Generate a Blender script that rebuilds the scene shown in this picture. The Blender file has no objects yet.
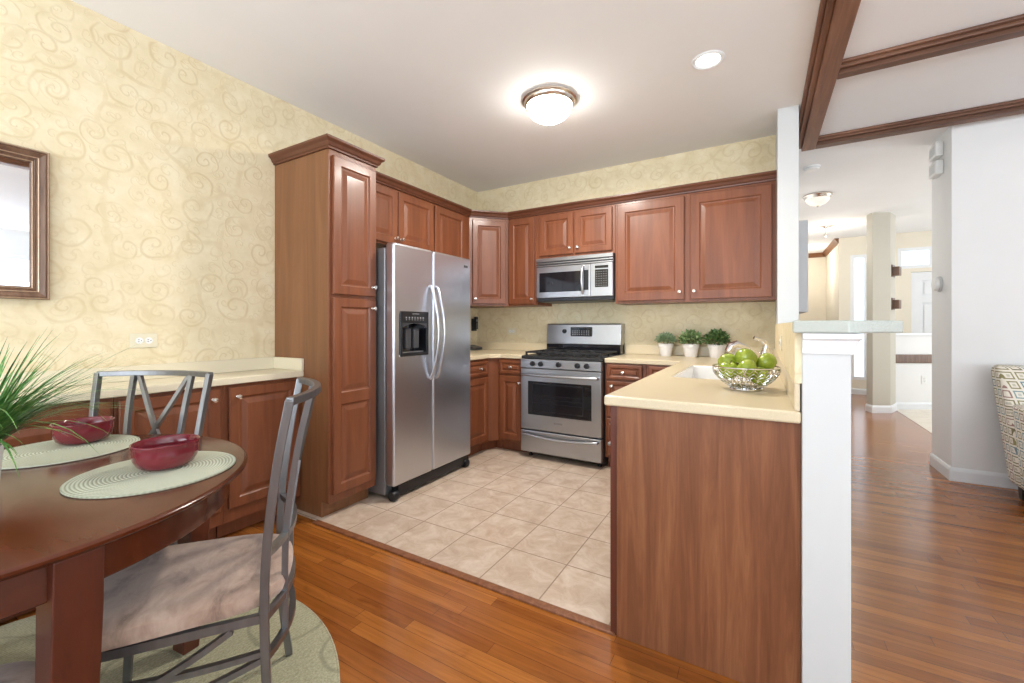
import bpy, bmesh, math, random
from mathutils import Vector, Matrix
random.seed(7)
PI = math.pi
S = bpy.context.scene
COL = S.collection

# ------------------------------------------------------------------ camera
cam_d = bpy.data.cameras.new('camera'); cam = bpy.data.objects.new('camera', cam_d); COL.objects.link(cam)
cam.location = (2.807, -4.02, 1.178)
cam.rotation_euler = (PI/2, 0, 0.528)
cam_d.sensor_width = 36.0; cam_d.lens = 425.2/1024*36.0
cam_d.shift_y = -15.7/1024
cam_d.clip_start = 0.02
S.camera = cam

# ------------------------------------------------------------------ world, lights, exposure
S.view_settings.view_transform = 'Standard'
S.view_settings.look = 'None'
S.view_settings.gamma = 1.0
S.view_settings.use_curve_mapping = False
S.view_settings.exposure = 0.24
W = bpy.data.worlds.new('sky'); S.world = W; W.use_nodes = True
_bg = W.node_tree.nodes['Background']
_bg.inputs[0].default_value = (0.80, 0.90, 1.0, 1); _bg.inputs[1].default_value = 1.6

def area(name, loc, rot, sx, sy, power, col=(1, 1, 1), spread=PI):
    l = bpy.data.lights.new(name, 'AREA'); l.shape = 'RECTANGLE'; l.size = sx; l.size_y = sy
    l.energy = power; l.color = col; l.spread = spread
    o = bpy.data.objects.new(name, l); COL.objects.link(o); o.location = loc; o.rotation_euler = rot
    return o
def point(name, loc, power, col, r=0.1):
    l = bpy.data.lights.new(name, 'POINT'); l.energy = power; l.color = col; l.shadow_soft_size = r
    o = bpy.data.objects.new(name, l); COL.objects.link(o); o.location = loc
    return o
DAY = (0.83, 0.92, 1.0)
WARM = (1.0, 0.94, 0.85)
# daylight at the unseen windows, as area lamps tilted up to brighten the ceiling
area('daylight_patio', (1.55, -6.40, 1.25), (PI/2+1.15, 0, 0), 2.4, 2.0, 128, DAY)
area('daylight_rear', (5.4, -6.40, 1.45), (PI/2+1.1, 0, 0), 2.3, 1.5, 145, DAY)
area('daylight_side', (7.30, -3.7, 1.45), (PI/2+0.95, 0, PI/2), 4.0, 1.6, 72, DAY)
area('daylight_foyer', (7.3, 3.0, 1.5), (PI/2+0.5, 0, PI/2), 2.1, 1.9, 52, (0.95, 0.98, 1))
# the ceiling lamps and an added corridor fill
def disk(name, loc, power, col, d):
    l = bpy.data.lights.new(name, 'AREA'); l.shape = 'DISK'; l.size = d; l.energy = power; l.color = col
    o = bpy.data.objects.new(name, l); COL.objects.link(o); o.location = loc; return o
disk('lamp_kitchen', (1.573, -1.40, 2.555), 32, WARM, 0.26)
disk('lamp_hall', (3.39, 2.09, 2.565), 12, WARM, 0.2)
point('fill_corridor', (3.5, 6.1, 2.3), 15, WARM, 0.1)  # added fill without a fixture, brightens the far corridor wall
point('lamp_hall_far', (3.68, 4.06, 2.40), 14, WARM, 0.1)
sp = bpy.data.lights.new('lamp_recessed', 'SPOT'); sp.energy = 14; sp.spot_size = 2.4; sp.spot_blend = 0.6; sp.color = WARM; sp.shadow_soft_size = 0.07
spo = bpy.data.objects.new('lamp_recessed', sp); COL.objects.link(spo); spo.location = (2.548, -1.329, 2.69)

H = 2.713      # ceiling height

# ------------------------------------------------------------------ node helpers
class NT:
    def __init__(s, m):
        s.t = m.node_tree; s.n = s.t.nodes; s.l = s.t.links
        s.bsdf = s.n['Principled BSDF']
    def node(s, typ, **kw):
        n = s.n.new(typ)
        for k, v in kw.items(): setattr(n, k, v)
        return n
    def inp(s, sock, v):
        if hasattr(v, 'is_output'): s.l.new(v, sock)
        else: sock.default_value = v
    def math(s, op, a, b=None, c=None, clamp=False):
        n = s.n.new('ShaderNodeMath'); n.operation = op; n.use_clamp = clamp
        s.inp(n.inputs[0], a)
        if b is not None: s.inp(n.inputs[1], b)
        if c is not None: s.inp(n.inputs[2], c)
        return n.outputs[0]
    def vmath(s, op, a, b=None):
        n = s.n.new('ShaderNodeVectorMath'); n.operation = op
        s.inp(n.inputs[0], a)
        if b is not None: s.inp(n.inputs[1], b)
        return n.outputs[0]
    def smooth(s, v, a, b):
        n = s.n.new('ShaderNodeMapRange'); n.interpolation_type = 'SMOOTHSTEP'
        s.inp(n.inputs[0], v); n.inputs[1].default_value = a; n.inputs[2].default_value = b
        return n.outputs[0]
    def mix(s, f, a, b, mode='MIX'):
        n = s.n.new('ShaderNodeMix'); n.data_type = 'RGBA'; n.blend_type = mode
        s.inp(n.inputs[0], f); s.inp(n.inputs[6], a); s.inp(n.inputs[7], b)
        return n.outputs[2]
    def obj(s):
        return s.n.new('ShaderNodeTexCoord').outputs['Object']
    def mapping(s, v, scale=(1, 1, 1), loc=(0, 0, 0), rot=(0, 0, 0)):
        n = s.n.new('ShaderNodeMapping'); s.inp(n.inputs[0], v)
        n.inputs[1].default_value = loc; n.inputs[2].default_value = rot; n.inputs[3].default_value = scale
        return n.outputs[0]
    def noise(s, v, scale=5, detail=3, rough=0.5, dist=0):
        n = s.n.new('ShaderNodeTexNoise'); s.inp(n.inputs['Vector'], v)
        n.inputs['Scale'].default_value = scale; n.inputs['Detail'].default_value = detail
        n.inputs['Roughness'].default_value = rough; n.inputs['Distortion'].default_value = dist
        return n.outputs[0]
    def ramp(s, f, stops):
        n = s.n.new('ShaderNodeValToRGB'); s.inp(n.inputs[0], f)
        e = n.color_ramp.elements
        while len(e) < len(stops): e.new(0.5)
        for i, (p, c) in enumerate(stops): e[i].position = p; e[i].color = (*c, 1)
        return n.outputs[0]
    def bump(s, h, strength=0.2, dist=0.01):
        n = s.n.new('ShaderNodeBump'); n.inputs['Strength'].default_value = strength; n.inputs['Distance'].default_value = dist
        s.inp(n.inputs['Height'], h); s.l.new(n.outputs[0], s.bsdf.inputs['Normal'])
    def color(s, c): s.inp(s.bsdf.inputs['Base Color'], c)
    def sep(s, v):
        n = s.n.new('ShaderNodeSeparateXYZ'); s.inp(n.inputs[0], v); return n.outputs
    def comb(s, x, y, z=0.0):
        n = s.n.new('ShaderNodeCombineXYZ'); s.inp(n.inputs[0], x); s.inp(n.inputs[1], y); s.inp(n.inputs[2], z); return n.outputs[0]

def srgb(r, g, b):
    f = lambda c: (c/255/12.92) if c/255 <= 0.04045 else ((c/255+0.055)/1.055)**2.4
    return (f(r), f(g), f(b))
def c4(c): return (*c, 1)

def pmat(name, col, rough=0.5, metal=0.0, coat=0.0, emit=None, estr=0.0, trans=0.0, ior=1.45, spec=None, sheen=0):
    m = bpy.data.materials.new(name); m.use_nodes = True
    b = m.node_tree.nodes['Principled BSDF']
    b.inputs['Base Color'].default_value = c4(col); b.inputs['Roughness'].default_value = rough
    b.inputs['Metallic'].default_value = metal; b.inputs['Coat Weight'].default_value = coat
    b.inputs['Coat Roughness'].default_value = 0.15
    b.inputs['IOR'].default_value = ior; b.inputs['Transmission Weight'].default_value = trans
    if spec is not None: b.inputs['Specular IOR Level'].default_value = spec
    if sheen: b.inputs['Sheen Weight'].default_value = sheen
    if emit: b.inputs['Emission Color'].default_value = c4(emit); b.inputs['Emission Strength'].default_value = estr
    return m

def nmat(name, col, rough=0.5, metal=0.0, coat=0.0, scale=30, amt=0.08, bump=0.0, stretch=(1, 1, 1), **kw):
    """plain material with a slight procedural mottling"""
    m = pmat(name, col, rough, metal, coat, **kw); t = NT(m)
    f = t.noise(t.mapping(t.obj(), stretch), scale, 4, 0.6)
    lo = tuple(c*(1-amt) for c in col); hi = tuple(min(1, c*(1+amt)) for c in col)
    t.color(t.ramp(f, [(0.3, lo), (0.7, hi)]))
    if bump: t.bump(f, bump, 0.004)
    return m

def wood(name, dark, mid, light, rough=0.35, coat=0.25, gs=1.0, axis='z', fine=0.5):
    m = pmat(name, mid, rough, 0, coat); t = NT(m)
    st = {'z': (14, 14, 0.9), 'x': (0.9, 14, 14), 'y': (14, 0.9, 14)}[axis]
    v = t.mapping(t.obj(), tuple(k*gs for k in st))
    a = t.noise(v, 1.0, 5, 0.6, 1.2)
    v2 = t.mapping(t.obj(), tuple(k*gs*7 for k in st))
    b = t.noise(v2, 1.0, 2, 0.6)
    f = t.math('ADD', t.math('MULTIPLY', a, 1-fine*0.4), t.math('MULTIPLY', b, fine*0.4))
    t.color(t.ramp(f, [(0.30, dark), (0.5, mid), (0.72, light)]))
    r = t.math('MULTIPLY_ADD', b, 0.12, rough-0.06)
    t.inp(t.bsdf.inputs['Roughness'], r)
    return m

# ------------------------------------------------------------------ materials
M = {}
M['ceiling'] = nmat('ceiling_paint', srgb(240, 239, 238), 0.9, scale=3, amt=0.01)
M['white_wall'] = nmat('white_wall_paint', srgb(232, 231, 229), 0.75, scale=4, amt=0.012)
M['post_paint'] = nmat('post_paint', srgb(206, 208, 208), 0.6, scale=4, amt=0.012)
M['white_trim'] = nmat('white_trim_paint', srgb(228, 230, 232), 0.45, scale=6, amt=0.015)
M['cream_wall'] = nmat('cream_wall_paint', srgb(228, 220, 203), 0.8, scale=4, amt=0.02)
M['grey_beige'] = nmat('grey_beige_paint', srgb(196, 191, 178), 0.8, scale=4, amt=0.02)
M['cherry'] = wood('cherry_cabinet_wood', srgb(102, 56, 34), srgb(118, 67, 41), srgb(132, 78, 49), 0.42, 0.15, 0.8)
M['cherry_dark'] = wood('cherry_crown_wood', srgb(80, 44, 28), srgb(94, 53, 34), srgb(108, 64, 42), 0.40, 0.15, 0.8, 'x')
M['cherry_side'] = wood('cherry_side_panel_wood', srgb(112, 72, 44), srgb(126, 83, 52), srgb(138, 94, 62), 0.42, 0.2, 1.0)
M['cherry_end'] = wood('cherry_end_panel_wood', srgb(100, 59, 35), srgb(124, 76, 47), srgb(146, 97, 64), 0.48, 0.05, 1.7)
M['table_wood'] = wood('table_mahogany_wood', srgb(70, 31, 16), srgb(82, 38, 20), srgb(94, 46, 25), 0.20, 0.0, 0.35, 'x')
M['table_leg'] = wood('table_leg_mahogany_wood', srgb(70, 33, 22), srgb(88, 42, 28), srgb(104, 53, 36), 0.34, 0.3, 0.6)
M['beam_wood'] = wood('beam_walnut_wood', srgb(96, 64, 46), srgb(130, 88, 64), srgb(160, 116, 90), 0.5, 0.05, 1.0, 'y')
M['xbeam_wood'] = wood('cross_beam_walnut_wood', srgb(80, 52, 37), srgb(106, 71, 51), srgb(136, 96, 73), 0.5, 0.05, 1.0, 'x')
M['frame_wood'] = wood('frame_walnut_wood', srgb(74, 52, 40), srgb(108, 80, 62), srgb(138, 108, 86), 0.35, 0.2, 1.5)
M['frame_gilt'] = nmat('frame_pale_gilt', srgb(190, 164, 140), 0.35, 0.5, scale=60, amt=0.15)
M['nickel'] = nmat('brushed_nickel', (0.72, 0.66, 0.60), 0.25, 1.0, scale=80, amt=0.05)
M['chrome'] = nmat('chrome', (0.75, 0.75, 0.76), 0.12, 1.0, scale=50, amt=0.03)
M['black_plastic'] = nmat('black_plastic', (0.012, 0.012, 0.014), 0.35, scale=60, amt=0.2)
M['black_gloss'] = nmat('black_gloss_glass', (0.010, 0.010, 0.013), 0.06, scale=10, amt=0.1)
M['black_iron'] = nmat('black_cast_iron', (0.014, 0.014, 0.015), 0.55, scale=120, amt=0.3, bump=0.1)
M['dark_grey'] = nmat('dark_grey_plastic', (0.05, 0.05, 0.055), 0.4, scale=60, amt=0.15)
M['white_plastic'] = nmat('white_plastic', (0.82, 0.82, 0.80), 0.35, scale=40, amt=0.02)
M['ivory_plastic'] = nmat('ivory_plastic', srgb(222, 214, 188), 0.4, scale=40, amt=0.02)
M['ceramic'] = nmat('white_glazed_ceramic', (0.84, 0.84, 0.83), 0.18, 0, 0.3, scale=14, amt=0.02)
M['pot_white'] = nmat('white_painted_pot', (0.80, 0.78, 0.78), 0.5, scale=20, amt=0.04)
M['soil'] = nmat('potting_soil', (0.03, 0.02, 0.013), 0.95, scale=150, amt=0.5, bump=0.4)
M['red_bowl'] = nmat('cranberry_glaze', srgb(110, 28, 40), 0.13, 0, 0.5, scale=16, amt=0.08)
M['gun_metal'] = nmat('pewter_grey_painted_metal', (0.20, 0.20, 0.205), 0.33, 0.8, scale=40, amt=0.10, stretch=(1, 1, 0.1))
M['grey_paint'] = nmat('pale_grey_paint', srgb(204, 206, 206), 0.6, scale=8, amt=0.02)
M['mirror'] = nmat('mirror_silver', (0.86, 0.89, 0.91), 0.02, 1.0, scale=2, amt=0.01)
M['lamp_glass'] = pmat('lamp_frosted_glass', (0.9, 0.87, 0.8), 0.4, emit=(1.0, 0.95, 0.88), estr=26.0)
M['lamp_glass_dim'] = pmat('lamp_alabaster_glass', (0.85, 0.82, 0.76), 0.35, emit=(1.0, 0.95, 0.86), estr=0.25)
M['lamp_disc'] = pmat('recessed_bulb_glow', (0.9, 0.9, 0.9), 0.4, emit=(1.0, 0.95, 0.88), estr=4.0)
M['sky_glass'] = pmat('daylit_window_glass', (0.6, 0.7, 0.8), 0.05, emit=(0.80, 0.90, 1.0), estr=0.85)
M['wicker_dark'] = nmat('dark_leg_wood', (0.02, 0.012, 0.008), 0.4, scale=30, amt=0.2)
M['screen'] = pmat('display_screen', (0.01, 0.012, 0.014), 0.1, emit=(0.25, 0.4, 0.45), estr=0.05)
M['print'] = pmat('grey_printed_marks', (0.22, 0.22, 0.23), 0.5)

def steel(name, base=(0.51, 0.53, 0.57), rough=0.30, horiz=True):
    m = pmat(name, base, rough, 1.0); t = NT(m)
    v = t.mapping(t.obj(), (1, 1, 60) if horiz else (60, 60, 1))
    f = t.noise(v, 1.0, 1, 0.5)
    t.inp(t.bsdf.inputs['Roughness'], t.math('MULTIPLY_ADD', f, 0.03, rough-0.015))
    return m
M['steel'] = steel('brushed_stainless_steel', (0.60, 0.62, 0.67), 0.33, False)
M['steel_h'] = steel('brushed_stainless_steel_horizontal', (0.45, 0.46, 0.485), 0.30, True)
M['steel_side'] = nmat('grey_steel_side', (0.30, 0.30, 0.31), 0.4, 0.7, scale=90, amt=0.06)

def worktop_mat():
    base = srgb(210, 196, 166)
    m = pmat('beige_solid_surface', base, 0.32, 0, 0.1); t = NT(m)
    f = t.noise(t.obj(), 420, 2, 0.7); g = t.noise(t.obj(), 6, 3, 0.5)
    c = t.ramp(f, [(0.35, srgb(204, 189, 157)), (0.5, base), (0.68, srgb(216, 203, 176))])
    t.color(t.mix(t.math('MULTIPLY', g, 0.25), c, c4(srgb(206, 188, 152))))
    return m
M['worktop'] = worktop_mat()
def hutch_mat():
    base = srgb(222, 212, 186)
    m = pmat('pale_solid_surface', base, 0.32, 0, 0.1); t = NT(m)
    f = t.noise(t.obj(), 400, 2, 0.7)
    t.color(t.ramp(f, [(0.35, srgb(216, 206, 180)), (0.5, base), (0.68, srgb(226, 217, 192))]))
    return m
M['hutch_top'] = hutch_mat()
def bartop_mat():
    m = pmat('sage_grey_solid_surface', srgb(196, 200, 186), 0.35, 0, 0.1); t = NT(m)
    f = t.noise(t.obj(), 400, 2, 0.7)
    t.color(t.ramp(f, [(0.35, srgb(160, 165, 157)), (0.5, srgb(181, 186, 178)), (0.68, srgb(196, 200, 193))]))
    return m
M['bartop'] = bartop_mat()

def wallpaper():
    m = pmat('scroll_wallpaper', srgb(226, 208, 160), 0.7); t = NT(m)
    x, y, z = t.sep(t.obj())[:3]
    u = t.math('ADD', x, y); uv = t.comb(u, z, 0.0)
    wob = t.n.new('ShaderNodeTexNoise'); wob.inputs['Scale'].default_value = 5; t.inp(wob.inputs['Vector'], uv)
    w = t.vmath('SCALE', t.vmath('SUBTRACT', wob.outputs['Color'], (0.5, 0.5, 0.5))); w.node.inputs['Scale'].default_value = 0.07
    uvw = t.vmath('ADD', uv, w)
    def layer(scale, turns, R, off, lo=0.62, hi=0.97):
        v = t.mapping(uvw, (scale, scale, scale), (off, off*0.7, 0))
        vo = t.n.new('ShaderNodeTexVoronoi'); vo.voronoi_dimensions = '2D'; vo.inputs['Scale'].default_value = 1.0
        vo.inputs['Randomness'].default_value = 0.75; t.inp(vo.inputs['Vector'], v)
        d = t.vmath('SUBTRACT', v, vo.outputs['Position'])
        dx, dy, _ = t.sep(d)[:3]
        ang = t.math('DIVIDE', t.math('ARCTAN2', dy, dx), 2*PI)
        cr, cg, cb = t.sep(vo.outputs['Color'])[:3]
        sg = t.math('SUBTRACT', t.math('MULTIPLY', t.math('GREATER_THAN', cr, 0.5), 2.0), 1.0)
        size = t.math('MULTIPLY_ADD', cg, 0.5, 0.6)
        dist = t.math('DIVIDE', vo.outputs['Distance'], size)
        lin = t.math('POWER', dist, 0.75)
        ph = t.math('ADD', t.math('ADD', t.math('MULTIPLY', ang, sg), t.math('MULTIPLY', lin, turns)), cb)
        fr = t.math('FRACT', ph)
        ridge = t.math('SUBTRACT', 1.0, t.math('ABSOLUTE', t.math('MULTIPLY_ADD', fr, 2.0, -1.0)))
        line = t.smooth(ridge, lo, hi)
        mask = t.math('SUBTRACT', 1.0, t.smooth(dist, R*0.82, R))
        return t.math('MULTIPLY', line, mask)
    big = layer(5.2, 3.0, 0.56, 0.0, 0.60, 1.0)
    small = layer(13.0, 2.4, 0.40, 3.7, 0.55, 1.0)
    mid_ = layer(8.0, 2.6, 0.48, 9.3, 0.6, 1.0)
    ve = t.n.new('ShaderNodeTexVoronoi'); ve.voronoi_dimensions = '2D'; ve.feature = 'DISTANCE_TO_EDGE'; ve.inputs['Scale'].default_value = 4.0
    wob2 = t.n.new('ShaderNodeTexNoise'); wob2.inputs['Scale'].default_value = 3.2; wob2.inputs['Detail'].default_value = 1; t.inp(wob2.inputs['Vector'], uv)
    w2 = t.vmath('SCALE', t.vmath('SUBTRACT', wob2.outputs['Color'], (0.5, 0.5, 0.5))); w2.node.inputs['Scale'].default_value = 0.30
    t.inp(ve.inputs['Vector'], t.vmath('ADD', uv, w2))
    stem = t.math('SUBTRACT', 1.0, t.smooth(ve.outputs['Distance'], 0.02, 0.085))
    brk = t.smooth(t.noise(uv, 7, 2), 0.42, 0.58)
    stem = t.math('MULTIPLY', t.math('MULTIPLY', stem, brk), 0.7)
    lines = t.math('MAXIMUM', t.math('MAXIMUM', t.math('MAXIMUM', big, t.math('MULTIPLY', mid_, 0.55)), t.math('MULTIPLY', small, 0.6)), stem, clamp=True)
    mott = t.noise(uv, 9, 4, 0.65)
    base = t.ramp(mott, [(0.3, srgb(218, 203, 166)), (0.5, srgb(225, 211, 177)), (0.72, srgb(231, 220, 191))])
    fadenoise = t.math('MULTIPLY_ADD', t.noise(uv, 10, 3), 0.7, -0.08)
    t.color(t.mix(t.math('MULTIPLY', lines, fadenoise), base, c4(srgb(186, 160, 104))))
    t.bump(lines, 0.25, 0.004)
    return m
M['wallpaper'] = wallpaper()

def hardwood():
    m = pmat('hardwood_planks', srgb(160, 90, 48), 0.24, 0, 0.25); t = NT(m)
    o = t.obj()
    ox, oy, oz = t.sep(o)[:3]
    wn = t.n.new('ShaderNodeTexWhiteNoise'); wn.noise_dimensions = '1D'
    t.inp(wn.inputs['W'], t.math('FLOOR', t.math('DIVIDE', oy, 0.0572)))
    ov = t.comb(t.math('ADD', ox, t.math('MULTIPLY', wn.outputs['Value'], 0.9)), oy, 0.0)
    def brick(c1, c2, mort, off=0.0):
        b = t.n.new('ShaderNodeTexBrick'); t.inp(b.inputs['Vector'], ov)
        b.offset = off; b.offset_frequency = 2; b.squash = 1.0
        b.inputs['Color1'].default_value = c4(c1); b.inputs['Color2'].default_value = c4(c2); b.inputs['Mortar'].default_value = c4(mort)
        b.inputs['Scale'].default_value = 1.0; b.inputs['Mortar Size'].default_value = 0.0010; b.inputs['Mortar Smooth'].default_value = 0.3
        b.inputs['Brick Width'].default_value = 0.74; b.inputs['Row Height'].default_value = 0.0572
        return b
    b = brick(srgb(140, 79, 30), srgb(174, 108, 46), srgb(92, 52, 26))
    g = t.noise(t.mapping(o, (2.4, 46, 1)), 1.0, 5, 0.65, 0.8)
    g2 = t.noise(t.mapping(o, (3.4, 16, 1)), 1.0, 4, 0.65, 0.6)
    c = t.mix(0.75, b.outputs['Color'], t.ramp(g, [(0.3, (0.55, 0.52, 0.50)), (0.65, (1.0, 1.0, 1.0))]), 'MULTIPLY')
    c = t.mix(0.55, c, t.ramp(g2, [(0.30, (0.52, 0.46, 0.42)), (0.43, (1, 1, 1))]), 'MULTIPLY')
    t.color(c)
    t.inp(t.bsdf.inputs['Roughness'], t.math('MULTIPLY_ADD', g, 0.12, 0.13))
    t.bump(b.outputs['Fac'], -0.15, 0.002)
    return m
M['hardwood'] = hardwood()

def tile(name, size, ox, oy, ca, cb, cc, mort, ms=0.0035):
    m = pmat(name, cb, 0.38, 0, 0.1); t = NT(m); o = t.obj()
    b = t.n.new('ShaderNodeTexBrick'); t.inp(b.inputs['Vector'], t.mapping(o, (1, 1, 1), (-ox, -oy, 0)))
    b.offset = 0.0; b.squash = 1.0
    b.inputs['Color1'].default_value = (0.93, 0.93, 0.93, 1); b.inputs['Color2'].default_value = (1, 1, 1, 1); b.inputs['Mortar'].default_value = (1, 1, 1, 1)
    b.inputs['Scale'].default_value = 1; b.inputs['Mortar Size'].default_value = ms; b.inputs['Mortar Smooth'].default_value = 0.2
    b.inputs['Brick Width'].default_value = size; b.inputs['Row Height'].default_value = size
    f = t.noise(o, 9, 5, 0.65, 0.6)
    c = t.ramp(f, [(0.32, ca), (0.5, cb), (0.68, cc)])
    c = t.mix(1.0, c, b.outputs['Color'], 'MULTIPLY')
    t.color(t.mix(b.outputs['Fac'], c, c4(mort)))
    t.bump(b.outputs['Fac'], -0.25, 0.003)
    return m
M['tile'] = tile('beige_floor_tile', 0.308, 1.372, -2.081, srgb(178, 155, 135), srgb(194, 174, 155), srgb(208, 192, 177), srgb(142, 122, 104))
M['foyer_tile'] = tile('foyer_floor_tile', 0.33, 4.4, 1.0, srgb(222, 210, 192), srgb(230, 220, 204), srgb(236, 228, 214), srgb(206, 194, 176))

def rug_mat():
    m = pmat('sage_woven_rug', srgb(170, 168, 138), 0.95, sheen=0.2); t = NT(m); o = t.obj()
    f = t.noise(o, 160, 3, 0.7); g = t.noise(o, 3, 3, 0.6)
    c = t.ramp(f, [(0.3, srgb(142, 142, 112)), (0.55, srgb(174, 172, 142)), (0.75, srgb(196, 192, 164))])
    ve = t.n.new('ShaderNodeTexVoronoi'); ve.voronoi_dimensions = '2D'; ve.inputs['Scale'].default_value = 2.6
    wn = t.n.new('ShaderNodeTexNoise'); wn.inputs['Scale'].default_value = 3; t.inp(wn.inputs['Vector'], o)
    w = t.vmath('SCALE', wn.outputs['Color']); w.node.inputs['Scale'].default_value = 0.25
    t.inp(ve.inputs['Vector'], t.vmath('ADD', o, w))
    ring = t.math('ABSOLUTE', t.math('SUBTRACT', ve.outputs['Distance'], 0.36))
    line = t.math('SUBTRACT', 1.0, t.smooth(ring, 0.008, 0.03))
    c = t.mix(t.math('MULTIPLY', line, 0.55), c, c4(srgb(110, 116, 92)))
    t.color(t.mix(t.math('MULTIPLY', g, 0.25), c, c4(srgb(160, 150, 120))))
    w2 = t.n.new('ShaderNodeTexWave'); t.inp(w2.inputs['Vector'], o); w2.inputs['Scale'].default_value = 24; w2.inputs['Distortion'].default_value = 2
    t.bump(t.math('ADD', f, w2.outputs['Fac']), 0.5, 0.004)
    return m
M['rug'] = rug_mat()
def mat_weave():
    m = pmat('pale_green_braided_mat', srgb(206, 208, 180), 0.8); t = NT(m)
    x, y, z = t.sep(t.obj())[:3]
    r = t.math('SQRT', t.math('ADD', t.math('MULTIPLY', x, x), t.math('MULTIPLY', y, y)))
    s = t.math('SINE', t.math('MULTIPLY', r, 2*PI/0.0085))
    a = t.math('ARCTAN2', y, x)
    s2 = t.math('SINE', t.math('MULTIPLY', a, 90.0))
    k = t.math('MULTIPLY_ADD', t.math('MULTIPLY', s, t.math('MULTIPLY_ADD', s2, 0.25, 0.75)), 0.5, 0.5)
    t.color(t.ramp(k, [(0.1, srgb(150, 154, 132)), (0.6, srgb(192, 197, 178)), (1, srgb(204, 208, 190))]))
    t.bump(k, 0.5, 0.003)
    return m
M['placemat'] = mat_weave()
def suede():
    m = pmat('taupe_suede', srgb(176, 148, 128), 0.9, sheen=0.5); t = NT(m); o = t.obj()
    f = t.noise(t.mapping(o, (8, 13, 8), rot=(0, 0, 0.5)), 1.0, 5, 0.65, 0.4)
    t.color(t.ramp(f, [(0.28, srgb(112, 90, 78)), (0.45, srgb(168, 140, 122)), (0.62, srgb(190, 164, 146)), (0.8, srgb(204, 182, 166))]))
    t.bump(t.noise(o, 300, 2), 0.15, 0.002)
    return m
M['suede'] = suede()
def leafmat(name, a, b, c, rough=0.5):
    m = pmat(name, b, rough); t = NT(m)
    f = t.noise(t.obj(), 38, 3, 0.7)
    t.color(t.ramp(f, [(0.3, a), (0.5, b), (0.7, c)]))
    return m
M['leaf_dusty'] = leafmat('dusty_green_leaves', srgb(92, 120, 92), srgb(134, 158, 122), srgb(176, 192, 156))
M['leaf_var'] = leafmat('variegated_green_leaves', srgb(62, 98, 54), srgb(112, 144, 88), srgb(206, 214, 170))
M['leaf_dark'] = leafmat('dark_green_leaves', srgb(36, 66, 36), srgb(70, 106, 56), srgb(156, 178, 116))
M['grass'] = leafmat('grass_blades', srgb(40, 84, 36), srgb(74, 128, 58), srgb(138, 172, 96))
def apple_mat():
    m = pmat('green_apple_skin', srgb(132, 170, 34), 0.22, 0, 0.3); t = NT(m); o = t.obj()
    f = t.noise(o, 20, 3, 0.6)
    sp_ = t.n.new('ShaderNodeTexVoronoi'); sp_.inputs['Scale'].default_value = 260; t.inp(sp_.inputs['Vector'], o)
    c = t.ramp(f, [(0.3, srgb(122, 142, 36)), (0.55, srgb(146, 164, 52)), (0.75, srgb(176, 188, 84))])
    t.color(t.mix(t.math('MULTIPLY', t.math('LESS_THAN', sp_.outputs['Distance'], 0.16), 0.4), c, c4(srgb(200, 214, 130))))
    return m
M['apple'] = apple_mat()
M['stalk'] = nmat('brown_stalk', (0.09, 0.05, 0.02), 0.7, scale=80, amt=0.2)
def fabric_squares():
    m = pmat('squares_upholstery', srgb(206, 196, 172), 0.9); t = NT(m)
    x, y, z = t.sep(t.obj())[:3]
    sc = 1/0.062
    u = t.math('MULTIPLY', t.math('ADD', x, y), sc); v = t.math('MULTIPLY', t.math('ADD', z, t.math('MULTIPLY', y, 0.0)), sc)
    fu = t.math('ABSOLUTE', t.math('SUBTRACT', t.math('FRACT', u), 0.5)); fv = t.math('ABSOLUTE', t.math('SUBTRACT', t.math('FRACT', v), 0.5))
    ch = t.math('MAXIMUM', fu, fv)
    cell = t.comb(t.math('FLOOR', u), t.math('FLOOR', v), 0.0)
    wn = t.n.new('ShaderNodeTexWhiteNoise'); wn.noise_dimensions = '2D'; t.inp(wn.inputs['Vector'], cell)
    n = wn.outputs['Value']
    rc = t.n.new('ShaderNodeValToRGB'); t.inp(rc.inputs[0], n); rc.color_ramp.interpolation = 'CONSTANT'
    e = rc.color_ramp.elements
    for _ in range(3): e.new(0.5)
    for i, (p, c) in enumerate([(0, srgb(120, 112, 82)), (0.3, srgb(112, 134, 140)), (0.5, srgb(150, 118, 108)), (0.7, srgb(140, 132, 92)), (0.88, srgb(128, 148, 150))]):
        e[i].position = p; e[i].color = c4(c)
    ring = t.math('MULTIPLY', t.math('GREATER_THAN', ch, 0.28), t.math('LESS_THAN', ch, 0.40))
    core = t.math('LESS_THAN', ch, 0.13)
    k = t.math('MAXIMUM', ring, t.math('MULTIPLY', core, 0.45))
    t.color(t.mix(k, c4(srgb(226, 219, 206)), rc.outputs[0]))
    t.bump(t.noise(t.obj(), 300, 2), 0.2, 0.002)
    return m
M['squares'] = fabric_squares()

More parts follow.
